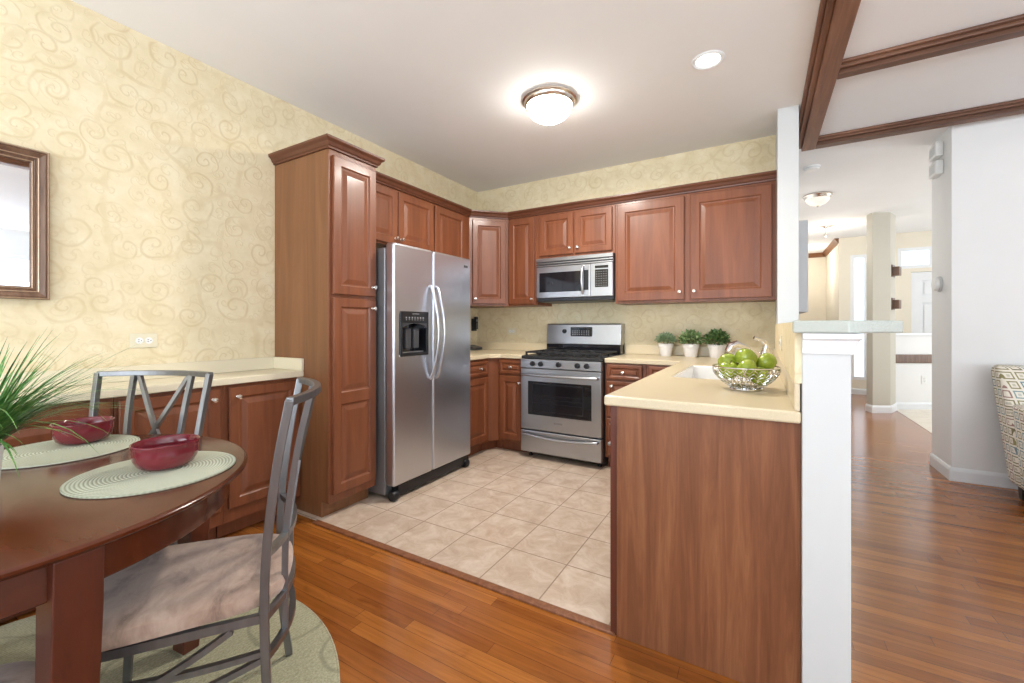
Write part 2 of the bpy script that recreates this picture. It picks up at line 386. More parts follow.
# ------------------------------------------------------------------ mesh helpers
class MB:
    def __init__(s): s.bm = bmesh.new()
    def face(s, pts, smooth=False):
        f = s.bm.faces.new([s.bm.verts.new(p) for p in pts]); f.smooth = smooth; return f
    def box(s, x0, x1, y0, y1, z0, z1, M4=None):
        v = [Vector(p) for p in ((x0,y0,z0),(x1,y0,z0),(x1,y1,z0),(x0,y1,z0),(x0,y0,z1),(x1,y0,z1),(x1,y1,z1),(x0,y1,z1))]
        if M4: v = [M4 @ p for p in v]
        b = [s.bm.verts.new(p) for p in v]
        for q in ((3,2,1,0),(4,5,6,7),(0,1,5,4),(1,2,6,5),(2,3,7,6),(3,0,4,7)): s.bm.faces.new([b[i] for i in q])
        return s
    def prism(s, poly, z0, z1, M4=None):
        n = len(poly)
        A = [Vector((p[0], p[1], z0)) for p in poly]; B = [Vector((p[0], p[1], z1)) for p in poly]
        if M4: A = [M4 @ p for p in A]; B = [M4 @ p for p in B]
        a = [s.bm.verts.new(p) for p in A]; b = [s.bm.verts.new(p) for p in B]
        s.bm.faces.new(a[::-1]); s.bm.faces.new(b)
        for i in range(n): s.bm.faces.new([a[i], a[(i+1) % n], b[(i+1) % n], b[i]])
        return s
    def grid(s, us, vs, inc, w0, w1, f):
        """slab made of grid cells (u,v) for which inc(i,j); f(u,v,w) -> point"""
        c = {}
        def V(i, j, k):
            if (i, j, k) not in c: c[(i, j, k)] = s.bm.verts.new(f(us[i], vs[j], (w0, w1)[k]))
            return c[(i, j, k)]
        nu, nv = len(us)-1, len(vs)-1
        I = lambda i, j: 0 <= i < nu and 0 <= j < nv and inc(i, j)
        for i in range(nu):
            for j in range(nv):
                if not I(i, j): continue
                s.bm.faces.new([V(i,j,1), V(i+1,j,1), V(i+1,j+1,1), V(i,j+1,1)])
                s.bm.faces.new([V(i,j+1,0), V(i+1,j+1,0), V(i+1,j,0), V(i,j,0)])
                if not I(i, j-1): s.bm.faces.new([V(i,j,0), V(i+1,j,0), V(i+1,j,1), V(i,j,1)])
                if not I(i, j+1): s.bm.faces.new([V(i+1,j+1,0), V(i,j+1,0), V(i,j+1,1), V(i+1,j+1,1)])
                if not I(i-1, j): s.bm.faces.new([V(i,j+1,0), V(i,j,0), V(i,j,1), V(i,j+1,1)])
                if not I(i+1, j): s.bm.faces.new([V(i+1,j,0), V(i+1,j+1,0), V(i+1,j+1,1), V(i+1,j,1)])
        return s
    def lathe(s, prof, c=(0, 0, 0), ax='z', seg=32, caps=True):
        rings = []
        for r, h in prof:
            ring = []
            for k in range(seg):
                a = 2*PI*k/seg; x, y = r*math.cos(a), r*math.sin(a)
                p = {'z': (x, y, h), 'y': (x, -h, y), 'x': (h, x, y), '-x': (-h, x, y)}[ax]   # 'y' grows towards -y
                ring.append(s.bm.verts.new(Vector(c)+Vector(p)))
            rings.append(ring)
        for a, b in zip(rings, rings[1:]):
            for k in range(seg):
                f = s.bm.faces.new([a[k], a[(k+1) % seg], b[(k+1) % seg], b[k]]); f.smooth = True
        if caps:
            if prof[0][0] > 1e-6: s.bm.faces.new(rings[0][::-1])
            if prof[-1][0] > 1e-6: s.bm.faces.new(rings[-1])
        return s
    def tube(s, pts, r, seg=8, closed=False, square=False, up=None, rads=None, aspect=1.0):
        pts = [Vector(p) for p in pts]; n = len(pts); rings = []
        ref = Vector(up) if up else None
        for i, p in enumerate(pts):
            a = pts[(i-1) % n] if (closed or i > 0) else p
            b = pts[(i+1) % n] if (closed or i < n-1) else p
            t = (b-a).normalized()
            if up: u = (ref - t*ref.dot(t)).normalized()
            else:
                if ref is None: ref = Vector((0, 0, 1)) if abs(t.z) < 0.9 else Vector((1, 0, 0))
                u = (ref - t*ref.dot(t)).normalized(); ref = u
            w = t.cross(u); rr = rads[i] if rads else r
            ring = []
            m = 4 if square else seg
            for k in range(m):
                an = 2*PI*(k+0.5 if square else k)/m; q = rr*(1.414 if square else 1)
                ring.append(s.bm.verts.new(p + u*math.cos(an)*q + w*math.sin(an)*q*aspect))
            rings.append(ring)
        m = len(rings[0]); L = n if closed else n-1
        for i in range(L):
            a, b = rings[i], rings[(i+1) % n]
            for k in range(m):
                f = s.bm.faces.new([a[k], a[(k+1) % m], b[(k+1) % m], b[k]]); f.smooth = not square
        if not closed: s.bm.faces.new(rings[0][::-1]); s.bm.faces.new(rings[-1])
        return s
    def sweep(s, path, prof, z=0.0):
        """profile (outwards,up) swept along a 2D path with mitres; outwards is the right-hand side"""
        P = [Vector(p) for p in path]; n = len(P); rings = []
        for i in range(n):
            ds = []
            if i > 0: ds.append((P[i]-P[i-1]).normalized())
            if i < n-1: ds.append((P[i+1]-P[i]).normalized())
            nr = [Vector((d.y, -d.x)) for d in ds]
            if len(nr) == 2: m = nr[0]+nr[1]; m = m/(m.dot(nr[0]))
            else: m = nr[0]
            rings.append([s.bm.verts.new((P[i].x+m.x*o, P[i].y+m.y*o, z+h)) for o, h in prof])
        k = len(prof)
        for a, b in zip(rings, rings[1:]):
            for j in range(k): s.bm.faces.new([a[j], b[j], b[(j+1) % k], a[(j+1) % k]])
        s.bm.faces.new(rings[0]); s.bm.faces.new(rings[-1][::-1])
        return s
    def blob(s, c, rx, ry, rz, sub=2):
        r = bmesh.ops.create_icosphere(s.bm, subdivisions=sub, radius=1.0)
        for v in r['verts']: v.co = Vector((v.co.x*rx+c[0], v.co.y*ry+c[1], v.co.z*rz+c[2]))
        for v in r['verts']:
            for f in v.link_faces: f.smooth = True
        return s
    def xf(s, M4):
        bmesh.ops.transform(s.bm, matrix=M4, verts=s.bm.verts); return s
    def taper(s, a, b):
        for v in s.bm.verts: v.co.x *= a+b*v.co.z
        return s
    def build(s, name, mat, parent=None, off=None, bevel=0, seg=2, sub=0, normals=True):
        if normals: bmesh.ops.recalc_face_normals(s.bm, faces=s.bm.faces)
        if off is not None: bmesh.ops.translate(s.bm, vec=-Vector(off), verts=s.bm.verts)
        me = bpy.data.meshes.new(name); s.bm.to_mesh(me); s.bm.free()
        if any(p.use_smooth for p in me.polygons): me.set_sharp_from_angle(angle=0.65)
        me.materials.append(M[mat] if isinstance(mat, str) else mat)
        o = bpy.data.objects.new(name, me); COL.objects.link(o)
        if parent: o.parent = parent
        if bevel:
            b = o.modifiers.new('bevel', 'BEVEL'); b.width = bevel; b.segments = seg; b.limit_method = 'ANGLE'; b.angle_limit = 0.6
        if sub:
            b = o.modifiers.new('subd', 'SUBSURF'); b.levels = sub; b.render_levels = sub
            for p in me.polygons: p.use_smooth = True
        return o

def thing(name, label, cat, loc=(0, 0, 0), rotz=0.0, group=None):
    o = bpy.data.objects.new(name, None); COL.objects.link(o); o.location = loc; o.rotation_euler = (0, 0, rotz)
    o.empty_display_size = 0.05
    return tag(o, label, cat, group)
def tag(o, label, cat, group=None):
    o['label'] = label; o['category'] = cat
    if group: o['group'] = group
    return o
def struct(o): o['kind'] = 'structure'; return o
def lab(o, l): o['label'] = l; return o
def dup(root, loc, rotz, label=None):
    r = root.copy(); COL.objects.link(r); r.location = loc; r.rotation_euler = (0, 0, rotz)
    if label: r['label'] = label
    for ch in list(root.children):
        c = ch.copy(); COL.objects.link(c); c.parent = r
        for g in list(ch.children):
            d = g.copy(); COL.objects.link(d); d.parent = c
    return r
def arc(p, q, bow, n=9):
    """points from p to q bulging by vector bow in the middle"""
    p, q, bow = Vector(p), Vector(q), Vector(bow)
    return [p.lerp(q, i/(n-1)) + bow*(1-(2*i/(n-1)-1)**2) for i in range(n)]
def spline(pts, n=6):
    P = [Vector(p) for p in pts]; P = [P[0]*2-P[1]]+P+[P[-1]*2-P[-2]]; out = []
    for i in range(1, len(P)-2):
        for k in range(n):
            t = k/n; a, b, c, d = P[i-1], P[i], P[i+1], P[i+2]
            out.append(0.5*((2*b)+(c-a)*t+(2*a-5*b+4*c-d)*t*t+(3*b-a-3*c+d)*t**3))
    out.append(P[-2]); return out

# ------------------------------------------------------------------ the room
def sbox(name, mat, *b, bevel=0):
    return struct(MB().box(*b).build(name, mat, bevel=bevel))
XR = 7.5; YR = -6.6
sbox('floor', 'hardwood', -0.1, XR, YR, 7.2, -0.1, 0.0)
sbox('floor_tile', 'tile', 0.0, 2.93, -2.397, 0.0, -0.05, 0.004)
struct(MB().prism([(4.42, 1.2), (XR, 1.2), (XR, 5.3), (4.47, 5.3), (4.45, 3.9)], -0.05, 0.004).build('floor_tile_foyer', 'foyer_tile'))
sbox('trim_1', 'cherry_end', 0.5, 2.33, -2.432, -2.392, -0.02, 0.009, bevel=0.004)
sbox('ceiling', 'ceiling', -0.1, XR, YR, 7.2, H, H+0.1)
sbox('wall_left', 'wallpaper', -0.12, 0.0, YR, 0.12, 0, H)
sbox('wall_back', 'wallpaper', 0.0, 2.916, 0.0, 0.12, 0, H)
# half wall with the white end, and its full-height piece
sbox('wall_half', 'post_paint', 2.918, 3.037, -2.45, -0.47, 0, 1.156, bevel=0.003)
sbox('wall_half_lining', 'wallpaper', 2.8995, 2.9178, -2.448, -0.472, 1.0005, 1.190)
sbox('wall_post', 'post_paint', 2.914, 3.04, -0.47, 7.0, 0, H, bevel=0.003)
# moulding under the bar top, on the end and the hall side
struct(MB().sweep([(2.918, -2.45), (3.037, -2.45), (3.037, -0.47)],
       [(0, -0.062), (0.006, -0.062), (0.008, -0.045), (0.017, -0.022), (0.024, -0.016), (0.026, -0.001), (0, -0.001)], 1.156).build('trim_2', 'white_trim'))
# right-hand wall block in the living room, foyer walls
sbox('wall_right', 'white_wall', 4.068, XR, 0.47, 0.90, 0, H, bevel=0.004)
BP = [(0, 0), (0.014, 0), (0.014, 0.075), (0.010, 0.088), (0.004, 0.10), (0, 0.10)]
def baseboard(name, path):
    return struct(MB().sweep(path, BP).build(name, 'white_trim'))
baseboard('baseboard_right', [(4.068, 0.90), (4.068, 0.47), (XR, 0.47)])
# foyer: entry wall, corridor walls
def wall_with_holes(name, mat, x0, x1, y0, y1, z0, z1, holes, axis='x'):
    """holes: (a0,a1,z0,z1) along the wall axis"""
    us = sorted({(x0 if axis == 'x' else y0), (x1 if axis == 'x' else y1), *[h[0] for h in holes], *[h[1] for h in holes]})
    vs = sorted({z0, z1, *[h[2] for h in holes], *[h[3] for h in holes]})
    def inc(i, j):
        u, v = (us[i]+us[i+1])/2, (vs[j]+vs[j+1])/2
        return not any(h[0] < u < h[1] and h[2] < v < h[3] for h in holes)
    if axis == 'x': f = lambda u, v, w: (u, w, v); w0, w1 = y0, y1
    else: f = lambda u, v, w: (w, u, v); w0, w1 = x0, x1
    return struct(MB().grid(us, vs, inc, w0, w1, f).build(name, mat))
wall_with_holes('wall_entry', 'cream_wall', 4.0, XR, 5.30, 5.42, 0, H, [(4.16, 4.40, 0.25, 2.40), (4.95, 5.9, 0.0, 2.06), (4.78, 6.05, 2.12, 2.46)])
sbox('wall_corridor', 'cream_wall', 4.0, 4.12, 5.42, 7.0, 0, H)
sbox('wall_far', 'cream_wall', 2.9, 4.12, 7.0, 7.12, 0, H)
CP = [(0, -0.09), (0.012, -0.09), (0.03, -0.05), (0.06, -0.015), (0.065, 0), (0, 0)]
struct(MB().sweep([(3.04, 7.0), (4.0, 7.0), (4.0, 5.30)], CP, H).build('trim_3', 'cherry_side'))
baseboard('baseboard_entry', [(4.0, 7.0), (4.0, 5.30), (4.92, 5.30)])
# foyer column
COLP = [(4.125, 3.41), (4.33, 3.52), (4.44, 3.79), (4.24, 3.94), (4.085, 3.56)]
struct(MB().prism(COLP, 0, H).build('wall_column', 'grey_beige'))
baseboard('baseboard_column', [(4.085, 3.56), (4.125, 3.41), (4.33, 3.52), (4.44, 3.79)])
# foyer half wall with white ledge
struct(MB().prism([(4.44, 3.86), (5.45, 4.45), (5.40, 4.55), (4.40, 3.96)], 0, 1.04).build('wall_foyer_half', 'white_wall'))
struct(MB().prism([(4.42, 3.82), (5.49, 4.44), (5.42, 4.59), (4.36, 3.98)], 1.04, 1.075).build('trim_4', 'white_trim', bevel=0.006))
baseboard('baseboard_foyer', [(4.44, 3.86), (5.45, 4.45)])
struct(MB().sweep([(4.44, 3.86), (5.45, 4.45)], [(0, 0), (0.02, 0), (0.026, 0.01), (0.026, 0.11), (0.02, 0.12), (0, 0.12)], 0.655).build('trim_5', 'frame_wood'))
# walls out of the frame, with the real windows that light the rooms
wall_with_holes('wall_rear', 'white_wall', -0.12, XR, YR, YR+0.12, 0, H, [(0.3, 2.8, 0.08, 2.3), (4.2, 6.6, 0.65, 2.25)])
wall_with_holes('wall_side', 'white_wall', XR, XR+0.12, YR, 7.2, 0, H, [(-5.8, -1.6, 0.6, 2.3), (1.9, 4.1, 0.5, 2.5)], 'y')
def window(name, axis, a0, a1, z0, z1, w, n):
    m = MB(); t = 0.05
    us = [a0, a0+t]
    step = (a1-a0)/n
    for k in range(1, n): us += [a0+k*step-t/2, a0+k*step+t/2]
    us += [a1-t, a1]; vs = [z0, z0+t, z1-t, z1]
    f = (lambda u, v, q: (u, q, v)) if axis == 'x' else (lambda u, v, q: (q, u, v))
    m.grid(us, vs, lambda i, j: j in (0, 2) or i % 2 == 0, w-0.03, w+0.03, f)
    return struct(m.build(name, 'white_trim'))
window('window_1', 'x', 0.3, 2.8, 0.08, 2.3, YR+0.06, 2)
window('window_2', 'x', 4.2, 6.6, 0.65, 2.25, YR+0.06, 3)
window('window_3', 'y', -5.8, -1.6, 0.6, 2.3, XR+0.06, 4)
window('window_4', 'y', 1.9, 4.1, 0.5, 2.5, XR+0.06, 2)
# foyer door, its transom and sidelight
w5 = window('window_5', 'x', 4.78, 6.05, 2.12, 2.46, 5.33, 3)
MB().box(4.80, 6.03, 5.34, 5.35, 2.15, 2.43).build('window_pane', 'sky_glass', w5)
w6 = window('window_6', 'x', 4.16, 4.40, 0.25, 2.40, 5.33, 1)
MB().box(4.19, 4.37, 5.34, 5.35, 0.30, 2.35).build('window_pane', 'sky_glass', w6)
dr = thing('door_1', None, None, (4.95, 5.33, 0)); del dr['label']; del dr['category']; struct(dr)
m = MB(); us = [0, 0.13, 0.42, 0.53, 0.82, 0.95]; vs = [0.005, 0.22, 0.85, 1.0, 1.55, 1.66, 1.92, 2.05]
m.grid(us, vs, lambda i, j: not (i in (1, 3) and j in (1, 3, 5)), 0.0, 0.045, lambda u, v, w: (u, w, v))
for i in (1, 3):
    for j in (1, 3, 5):
        m.box(us[i], us[i+1], 0.02, 0.035, vs[j], vs[j+1]); m.box(us[i]+0.035, us[i+1]-0.035, 0.008, 0.03, vs[j]+0.035, vs[j+1]-0.035)
struct(m.build('door_panel', 'white_trim', dr, bevel=0.004))
struct(MB().lathe([(0.012, 0.0), (0.012, 0.04), (0.03, 0.045), (0.032, 0.065), (0.0, 0.08)], (0.06, 0.0, 0.95), 'y', 16).build('door_handle', 'nickel', dr))

# ceiling beams: one long beam and two cross beams
def beam(name, label, mat, main, trim, loc):
    b = thing(name, label, 'beam', loc, 0, 'wooden beams on the ceiling')
    MB().box(*main).build('beam_body', mat, b, off=loc, bevel=0.004)
    for q in trim: MB().box(*q).build('edge_moulding', mat, b, off=loc, bevel=0.006)
    return b
ZB = 2.655
beam('ceiling_beam', 'long walnut ceiling beam running from the camera towards the white column', 'beam_wood', (3.11, 3.205, YR+0.12, 0.335, ZB, H-0.001),
     [(3.078, 3.1101, YR+0.12, 0.335, 2.678, H-0.001), (3.052, 3.0781, YR+0.12, 0.335, 2.694, H-0.001)], (3.15, -1.0, ZB))
beam('ceiling_beam', 'nearer walnut cross beam meeting the long ceiling beam', 'xbeam_wood', (3.2052, XR, -0.895, -0.83, ZB, H-0.001),
     [(3.2052, XR, -0.925, -0.8949, 2.678, H-0.001), (3.2052, XR, -0.952, -0.9249, 2.694, H-0.001)], (5.3, -0.85, ZB))
beam('ceiling_beam', 'farther walnut cross beam above the thermostat wall', 'xbeam_wood', (3.2052, XR, 0.245, 0.335, ZB, H-0.001),
     [(3.2052, XR, 0.215, 0.2451, 2.678, H-0.001), (3.2052, XR, 0.19, 0.2151, 2.694, H-0.001)], (5.3, 0.29, ZB))

# ------------------------------------------------------------------ cabinetry
def door_mb(x0, x1, z0, z1, yb, panels=None, stile=0.052, t=0.02):
    """raised-panel door or drawer front; back plane y=yb, front faces -y"""
    m = MB(); yf = yb-t; e = 0.004
    if panels is None: panels = [(z0+stile, z1-stile)]
    # edges
    def ring(a, b):
        (ax0, ax1, az0, az1, ay), (bx0, bx1, bz0, bz1, by) = a, b
        A = [(ax0, ay, az0), (ax1, ay, az0), (ax1, ay, az1), (ax0, ay, az1)]
        B = [(bx0, by, bz0), (bx1, by, bz0), (bx1, by, bz1), (bx0, by, bz1)]
        for i in range(4): m.face([A[i], A[(i+1) % 4], B[(i+1) % 4], B[i]])
    ring((x0, x1, z0, z1, yb), (x0, x1, z0, z1, yf+e))
    ring((x0, x1, z0, z1, yf+e), (x0+e, x1-e, z0+e, z1-e, yf))
    m.face([(x0, yb, z0), (x0, yb, z1), (x1, yb, z1), (x1, yb, z0)])
    X0, X1, Z0, Z1 = x0+e, x1-e, z0+e, z1-e; a, b = x0+stile, x1-stile
    q = lambda u0, u1, w0, w1, y: m.face([(u0, y, w0), (u1, y, w0), (u1, y, w1), (u0, y, w1)])
    q(X0, a, Z0, Z1, yf); q(b, X1, Z0, Z1, yf)
    zs = [Z0]+[v for p in panels for v in p]+[Z1]
    for i in range(0, len(zs), 2): q(a, b, zs[i], zs[i+1], yf)
    for p0, p1 in panels:
        w = min(b-a, p1-p0); k = min(1.0, w/0.14)
        st = [(0, 0), (0.005, 0.004), (0.008, 0.009), (0.016, 0.010), (0.042*k, 0.003), (0.046*k, 0.002)]
        R = [(a+i, b-i, p0+i, p1-i, yf+d) for i, d in st]
        for c, d in zip(R, R[1:]): ring(c, d)
        c = R[-1]; q(c[0], c[1], c[2], c[3], c[4])
    return m
def drawer_mb(x0, x1, z0, z1, yb): return door_mb(x0, x1, z0, z1, yb, stile=0.022)
def knob(parent, x, z, y):
    MB().lathe([(0.011, 0.0), (0.006, 0.004), (0.005, 0.014), (0.012, 0.018), (0.0145, 0.024), (0.012, 0.029), (0.0, 0.031)], (x, y, z), 'y', 16).build('knob', 'nickel', parent)

def cabinet(name, label, loc, rot, Wd, D, z0, z1, doors=(), drawers=(), toe=False, group=None, side='cherry', stile=0.052):
    c = thing(name, label, 'cabinet', loc, rot, group)
    m = MB()
    if toe: m.box(0, Wd, -D, -0.002, 0.10, z1); m.box(0.002, Wd-0.002, -D+0.065, -0.05, 0.004, 0.1005)
    else: m.box(0, Wd, -D, -0.002, z0, z1)
    m.build('body', side, c, bevel=0.0015)
    # face frame as a thin plate of cherry
    MB().box(0.0, Wd, -D-0.003, -D+0.0002, 0.10 if toe else z0, z1).build('face_frame', 'cherry', c, bevel=0.001)
    for d in doors:
        x0, x1, a, b = d['r']
        o = door_mb(x0, x1, a, b, -D-0.0032, d.get('p'), d.get('s', stile)).build('door', 'cherry', c)
        if d.get('k'): knob(o, d['k'][0], d['k'][1], -D-0.0225)
    for d in drawers:
        x0, x1, a, b = d['r']
        o = drawer_mb(x0, x1, a, b, -D-0.0032).build('drawer', 'cherry', c)
        if d.get('k'): knob(o, d['k'][0], d['k'][1], -D-0.0225)
    return c
UT, UB = 2.250, 1.378      # upper cabinets
G = 'fitted cherry cabinets'
# pantry tower
cabinet('pantry_cabinet', 'tall cherry pantry tower beside the refrigerator', (0, -2.362, 0), PI/2, 0.362, 0.556, 0, UT, toe=True, side='cherry_side',
    doors=[dict(r=(0.022, 0.352, 1.372, 2.215), k=(0.322, 1.432)),
           dict(r=(0.022, 0.352, 0.150, 1.350), p=[(0.205, 0.695), (0.765, 1.298)], k=(0.322, 1.292))])
# over the fridge
cabinet('wall_cabinet', 'short two-door cherry cabinet above the refrigerator', (0, -1.998, 0), PI/2, 0.843, 0.33, 1.80, UT, group='cherry wall cabinets',
    doors=[dict(r=(0.018, 0.410, 1.815, 2.230), k=(0.385, 1.86)), dict(r=(0.418, 0.828, 1.815, 2.230), k=(0.445, 1.86))])
cabinet('wall_cabinet', 'single-door cherry wall cabinet between refrigerator top and corner cabinet', (0, -1.152, 0), PI/2, 0.535, 0.33, UB, UT, group='cherry wall cabinets',
    doors=[dict(r=(0.012, 0.448, UB+0.012, 2.230), k=(0.04, 1.44))])
# diagonal corner cabinet
t = thing('corner_cabinet', 'diagonal cherry corner wall cabinet', 'cabinet', (0, 0, 0), 0, 'cherry wall cabinets')
MB().prism([(0.002, -0.615), (0.332, -0.615), (0.615, -0.332), (0.615, -0.002), (0.002, -0.002)], UB, UT).build('body', 'cherry', t, bevel=0.0015)
mid = Vector((0.332+0.615, -0.615-0.332, 0))/2; R45 = Matrix.Translation(mid) @ Matrix.Rotation(PI/4, 4, 'Z')
dd = door_mb(-0.168, 0.168, UB+0.018, 2.220, -0.001, stile=0.05).xf(R45).build('door', 'cherry', t)
kb = MB().lathe([(0.011, 0.0), (0.006, 0.004), (0.005, 0.014), (0.012, 0.018), (0.0145, 0.024), (0.012, 0.029), (0.0, 0.031)], (-0.143, -0.0205, 1.445), 'y', 16).xf(R45).build('knob', 'nickel', dd)
# back wall uppers
cabinet('wall_cabinet', 'narrow cherry wall cabinet left of the microwave', (0.617, 0, 0), 0, 0.326, 0.33, UB, UT, group='cherry wall cabinets',
    doors=[dict(r=(0.014, 0.298, UB+0.014, 2.230), k=(0.272, 1.44))])
cabinet('wall_cabinet', 'short two-door cherry cabinet above the microwave', (0.945, 0, 0), 0, 0.762, 0.33, 1.818, UT, group='cherry wall cabinets',
    doors=[dict(r=(0.030, 0.372, 1.845, 2.230), k=(0.342, 1.90)), dict(r=(0.392, 0.738, 1.845, 2.230), k=(0.420, 1.90))])
cabinet('wall_cabinet', 'wide two-door cherry wall cabinet above the potted plants', (1.709, 0, 0), 0, 1.203, 0.33, UB-0.006, UT, group='cherry wall cabinets',
    doors=[dict(r=(0.020, 0.568, UB+0.014, 2.228), k=(0.535, 1.455)), dict(r=(0.612, 1.175, UB+0.014, 2.228), k=(0.645, 1.455))], stile=0.068)
# crown mouldings
CR = [(0.0, 0.0), (0.010, 0.0), (0.012, 0.010), (0.020, 0.016), (0.028, 0.034), (0.040, 0.044), (0.044, 0.050), (0.044, 0.062), (0.0, 0.062)]
t = thing('crown_moulding', 'cherry crown moulding running along the tops of the wall cabinets', 'moulding', (1.2, -0.33, UT))
MB().sweep([(0.336, -1.99), (0.336, -0.6135), (0.6135, -0.336), (2.912, -0.336)], CR, UT).build('moulding', 'cherry_dark', t, off=(1.2, -0.33, UT))
MB().prism([(0.002, -1.99), (0.336, -1.99), (0.336, -0.6135), (0.6135, -0.336), (2.912, -0.336), (2.912, -0.002), (0.002, -0.002)], UT+0.001, UT+0.02).build('cabinet_top', 'cherry', t, off=(1.2, -0.33, UT))
t = thing('crown_moulding', 'cherry crown moulding capping the tall pantry tower', 'moulding', (0.3, -2.2, UT))
MB().sweep([(0.002, -2.362), (0.562, -2.362), (0.562, -2.0), (0.39, -2.0)], CR, UT).build('moulding', 'cherry_dark', t, off=(0.3, -2.2, UT))
MB().box(0.002, 0.562, -2.362, -2.0, UT+0.001, UT+0.055).build('cabinet_top', 'cherry', t, off=(0.3, -2.2, UT))
# base cabinets, left corner
CT = 0.875
cabinet('base_cabinet', 'cherry base cabinet with drawer next to the refrigerator', (0, -1.108, 0), PI/2, 0.413, 0.61, 0, CT, toe=True, group='cherry base cabinets',
    doors=[dict(r=(0.03, 0.385, 0.125, 0.705), k=(0.06, 0.66))], drawers=[dict(r=(0.03, 0.385, 0.725, 0.855), k=(0.25, 0.79))])
t = thing('corner_base_cabinet', 'cherry corner base unit in the corner of the worktop', 'cabinet', (0, 0, 0), 0, 'cherry base cabinets')
m = MB(); m.prism([(0.002, -0.694), (0.61, -0.694), (0.64, -0.66), (0.675, -0.613), (0.675, -0.002), (0.002, -0.002)], 0.10, CT)
m.prism([(0.002, -0.694), (0.545, -0.694), (0.61, -0.548), (0.675, -0.548), (0.675, -0.002), (0.002, -0.002)], 0.004, 0.1005); m.build('body', 'cherry', t)
cabinet('base_cabinet', 'narrow cherry base cabinet with drawer left of the range', (0.676, 0, 0), 0, 0.268, 0.61, 0, CT, toe=True, group='cherry base cabinets',
    doors=[dict(r=(0.015, 0.258, 0.125, 0.715), k=(0.235, 0.655))], drawers=[dict(r=(0.015, 0.258, 0.735, 0.858), k=(0.137, 0.796))])
# right of the range and along the peninsula
cabinet('base_cabinet', 'cherry drawer base right of the range', (1.709, 0, 0), 0, 0.33, 0.61, 0, CT, toe=True, group='cherry base cabinets',
    drawers=[dict(r=(0.02, 0.30, 0.745, 0.862), k=(0.15, 0.803)), dict(r=(0.02, 0.30, 0.44, 0.728), k=(0.06, 0.69)), dict(r=(0.02, 0.30, 0.125, 0.425), k=(0.06, 0.39))])
cabinet('base_cabinet', 'cherry base cabinet in the inner corner behind the peninsula worktop', (2.041, 0, 0), 0, 0.278, 0.61, 0, CT, toe=True, group='cherry base cabinets',
    doors=[dict(r=(0.02, 0.26, 0.125, 0.725))], drawers=[dict(r=(0.02, 0.26, 0.745, 0.862))])
cabinet('base_cabinet', 'cherry sink base cabinet under the peninsula worktop', (2.906, -0.612, 0), -PI/2, 1.18, 0.58, 0, CT-0.19, toe=True, group='cherry base cabinets',
    doors=[dict(r=(0.02, 0.58, 0.125, 0.67)), dict(r=(0.60, 1.16, 0.125, 0.67))])
# dishwasher and the end panel
t = thing('dishwasher', 'stainless dishwasher seen edge-on at the end of the peninsula', 'dishwasher', (2.906, -1.797, 0), -PI/2)
MB().box(0, 0.60, -0.56, -0.01, 0.004, CT-0.003).build('body', 'dark_grey', t)
d = MB().box(0.004, 0.596, -0.598, -0.5602, 0.11, 0.745).build('door', 'steel', t, bevel=0.006)
MB().box(0.004, 0.596, -0.598, -0.5602, 0.75, 0.868).build('control_panel', 'black_gloss', t, bevel=0.006)
MB().tube([(0.06, -0.5985, 0.70), (0.06, -0.625, 0.70), (0.54, -0.625, 0.70), (0.54, -0.5985, 0.70)], 0.008).build('handle', 'steel_h', d)
t = thing('end_panel', 'wide cherry end panel of the peninsula beside the white half wall', 'panel', (2.62, -2.41, 0))
MB().box(2.338, 2.9165, -2.428, -2.402, 0.001, CT).build('panel', 'cherry_end', t, off=(2.62, -2.41, 0), bevel=0.001)
MB().box(2.312, 2.3379, -2.424, -2.402, 0.001, CT).build('edge_stile', 'table_leg', t, off=(2.62, -2.41, 0), bevel=0.001)

# worktops
t = thing('worktop', 'beige L-shaped corner worktop between refrigerator and range', 'worktop', (0.4, -0.4, 0.876), 0, 'beige kitchen worktops')
O = (0.4, -0.4, 0.876)
MB().prism([(0.002, -1.108), (0.637, -1.108), (0.637, -0.71), (0.71, -0.637), (0.946, -0.637), (0.946, -0.002), (0.002, -0.002)], 0.876, 0.914).build('slab', 'worktop', t, off=O, bevel=0.006)
m = MB(); m.box(0.002, 0.020, -1.108, -0.020, 0.9145, 0.998); m.box(0.002, 0.946, -0.020, -0.002, 0.9145, 0.998); m.build('backsplash', 'worktop', t, off=O, bevel=0.002)
t = thing('worktop', 'long beige peninsula worktop holding the sink and the fruit bowl', 'worktop', (2.6, -1.3, 0.876), 0, 'beige kitchen worktops')
O = (2.6, -1.3, 0.876)
us = [1.708, 2.294, 2.405, 2.775, 2.9165]; vs = [-2.449, -1.70, -0.93, -0.637, -0.002]
MB().grid(us, vs, lambda i, j: (i > 0 or j == 3) and not (i == 2 and j == 1), 0.876, 0.914, lambda u, v, w: (u, v, w)).build('slab', 'worktop', t, off=O, bevel=0.007)
m = MB(); m.box(1.708, 2.898, -0.020, -0.002, 0.9145, 1.0); m.box(2.898, 2.9135, -2.447, -0.002, 0.9145, 1.0); m.build('backsplash', 'worktop', t, off=O, bevel=0.003)
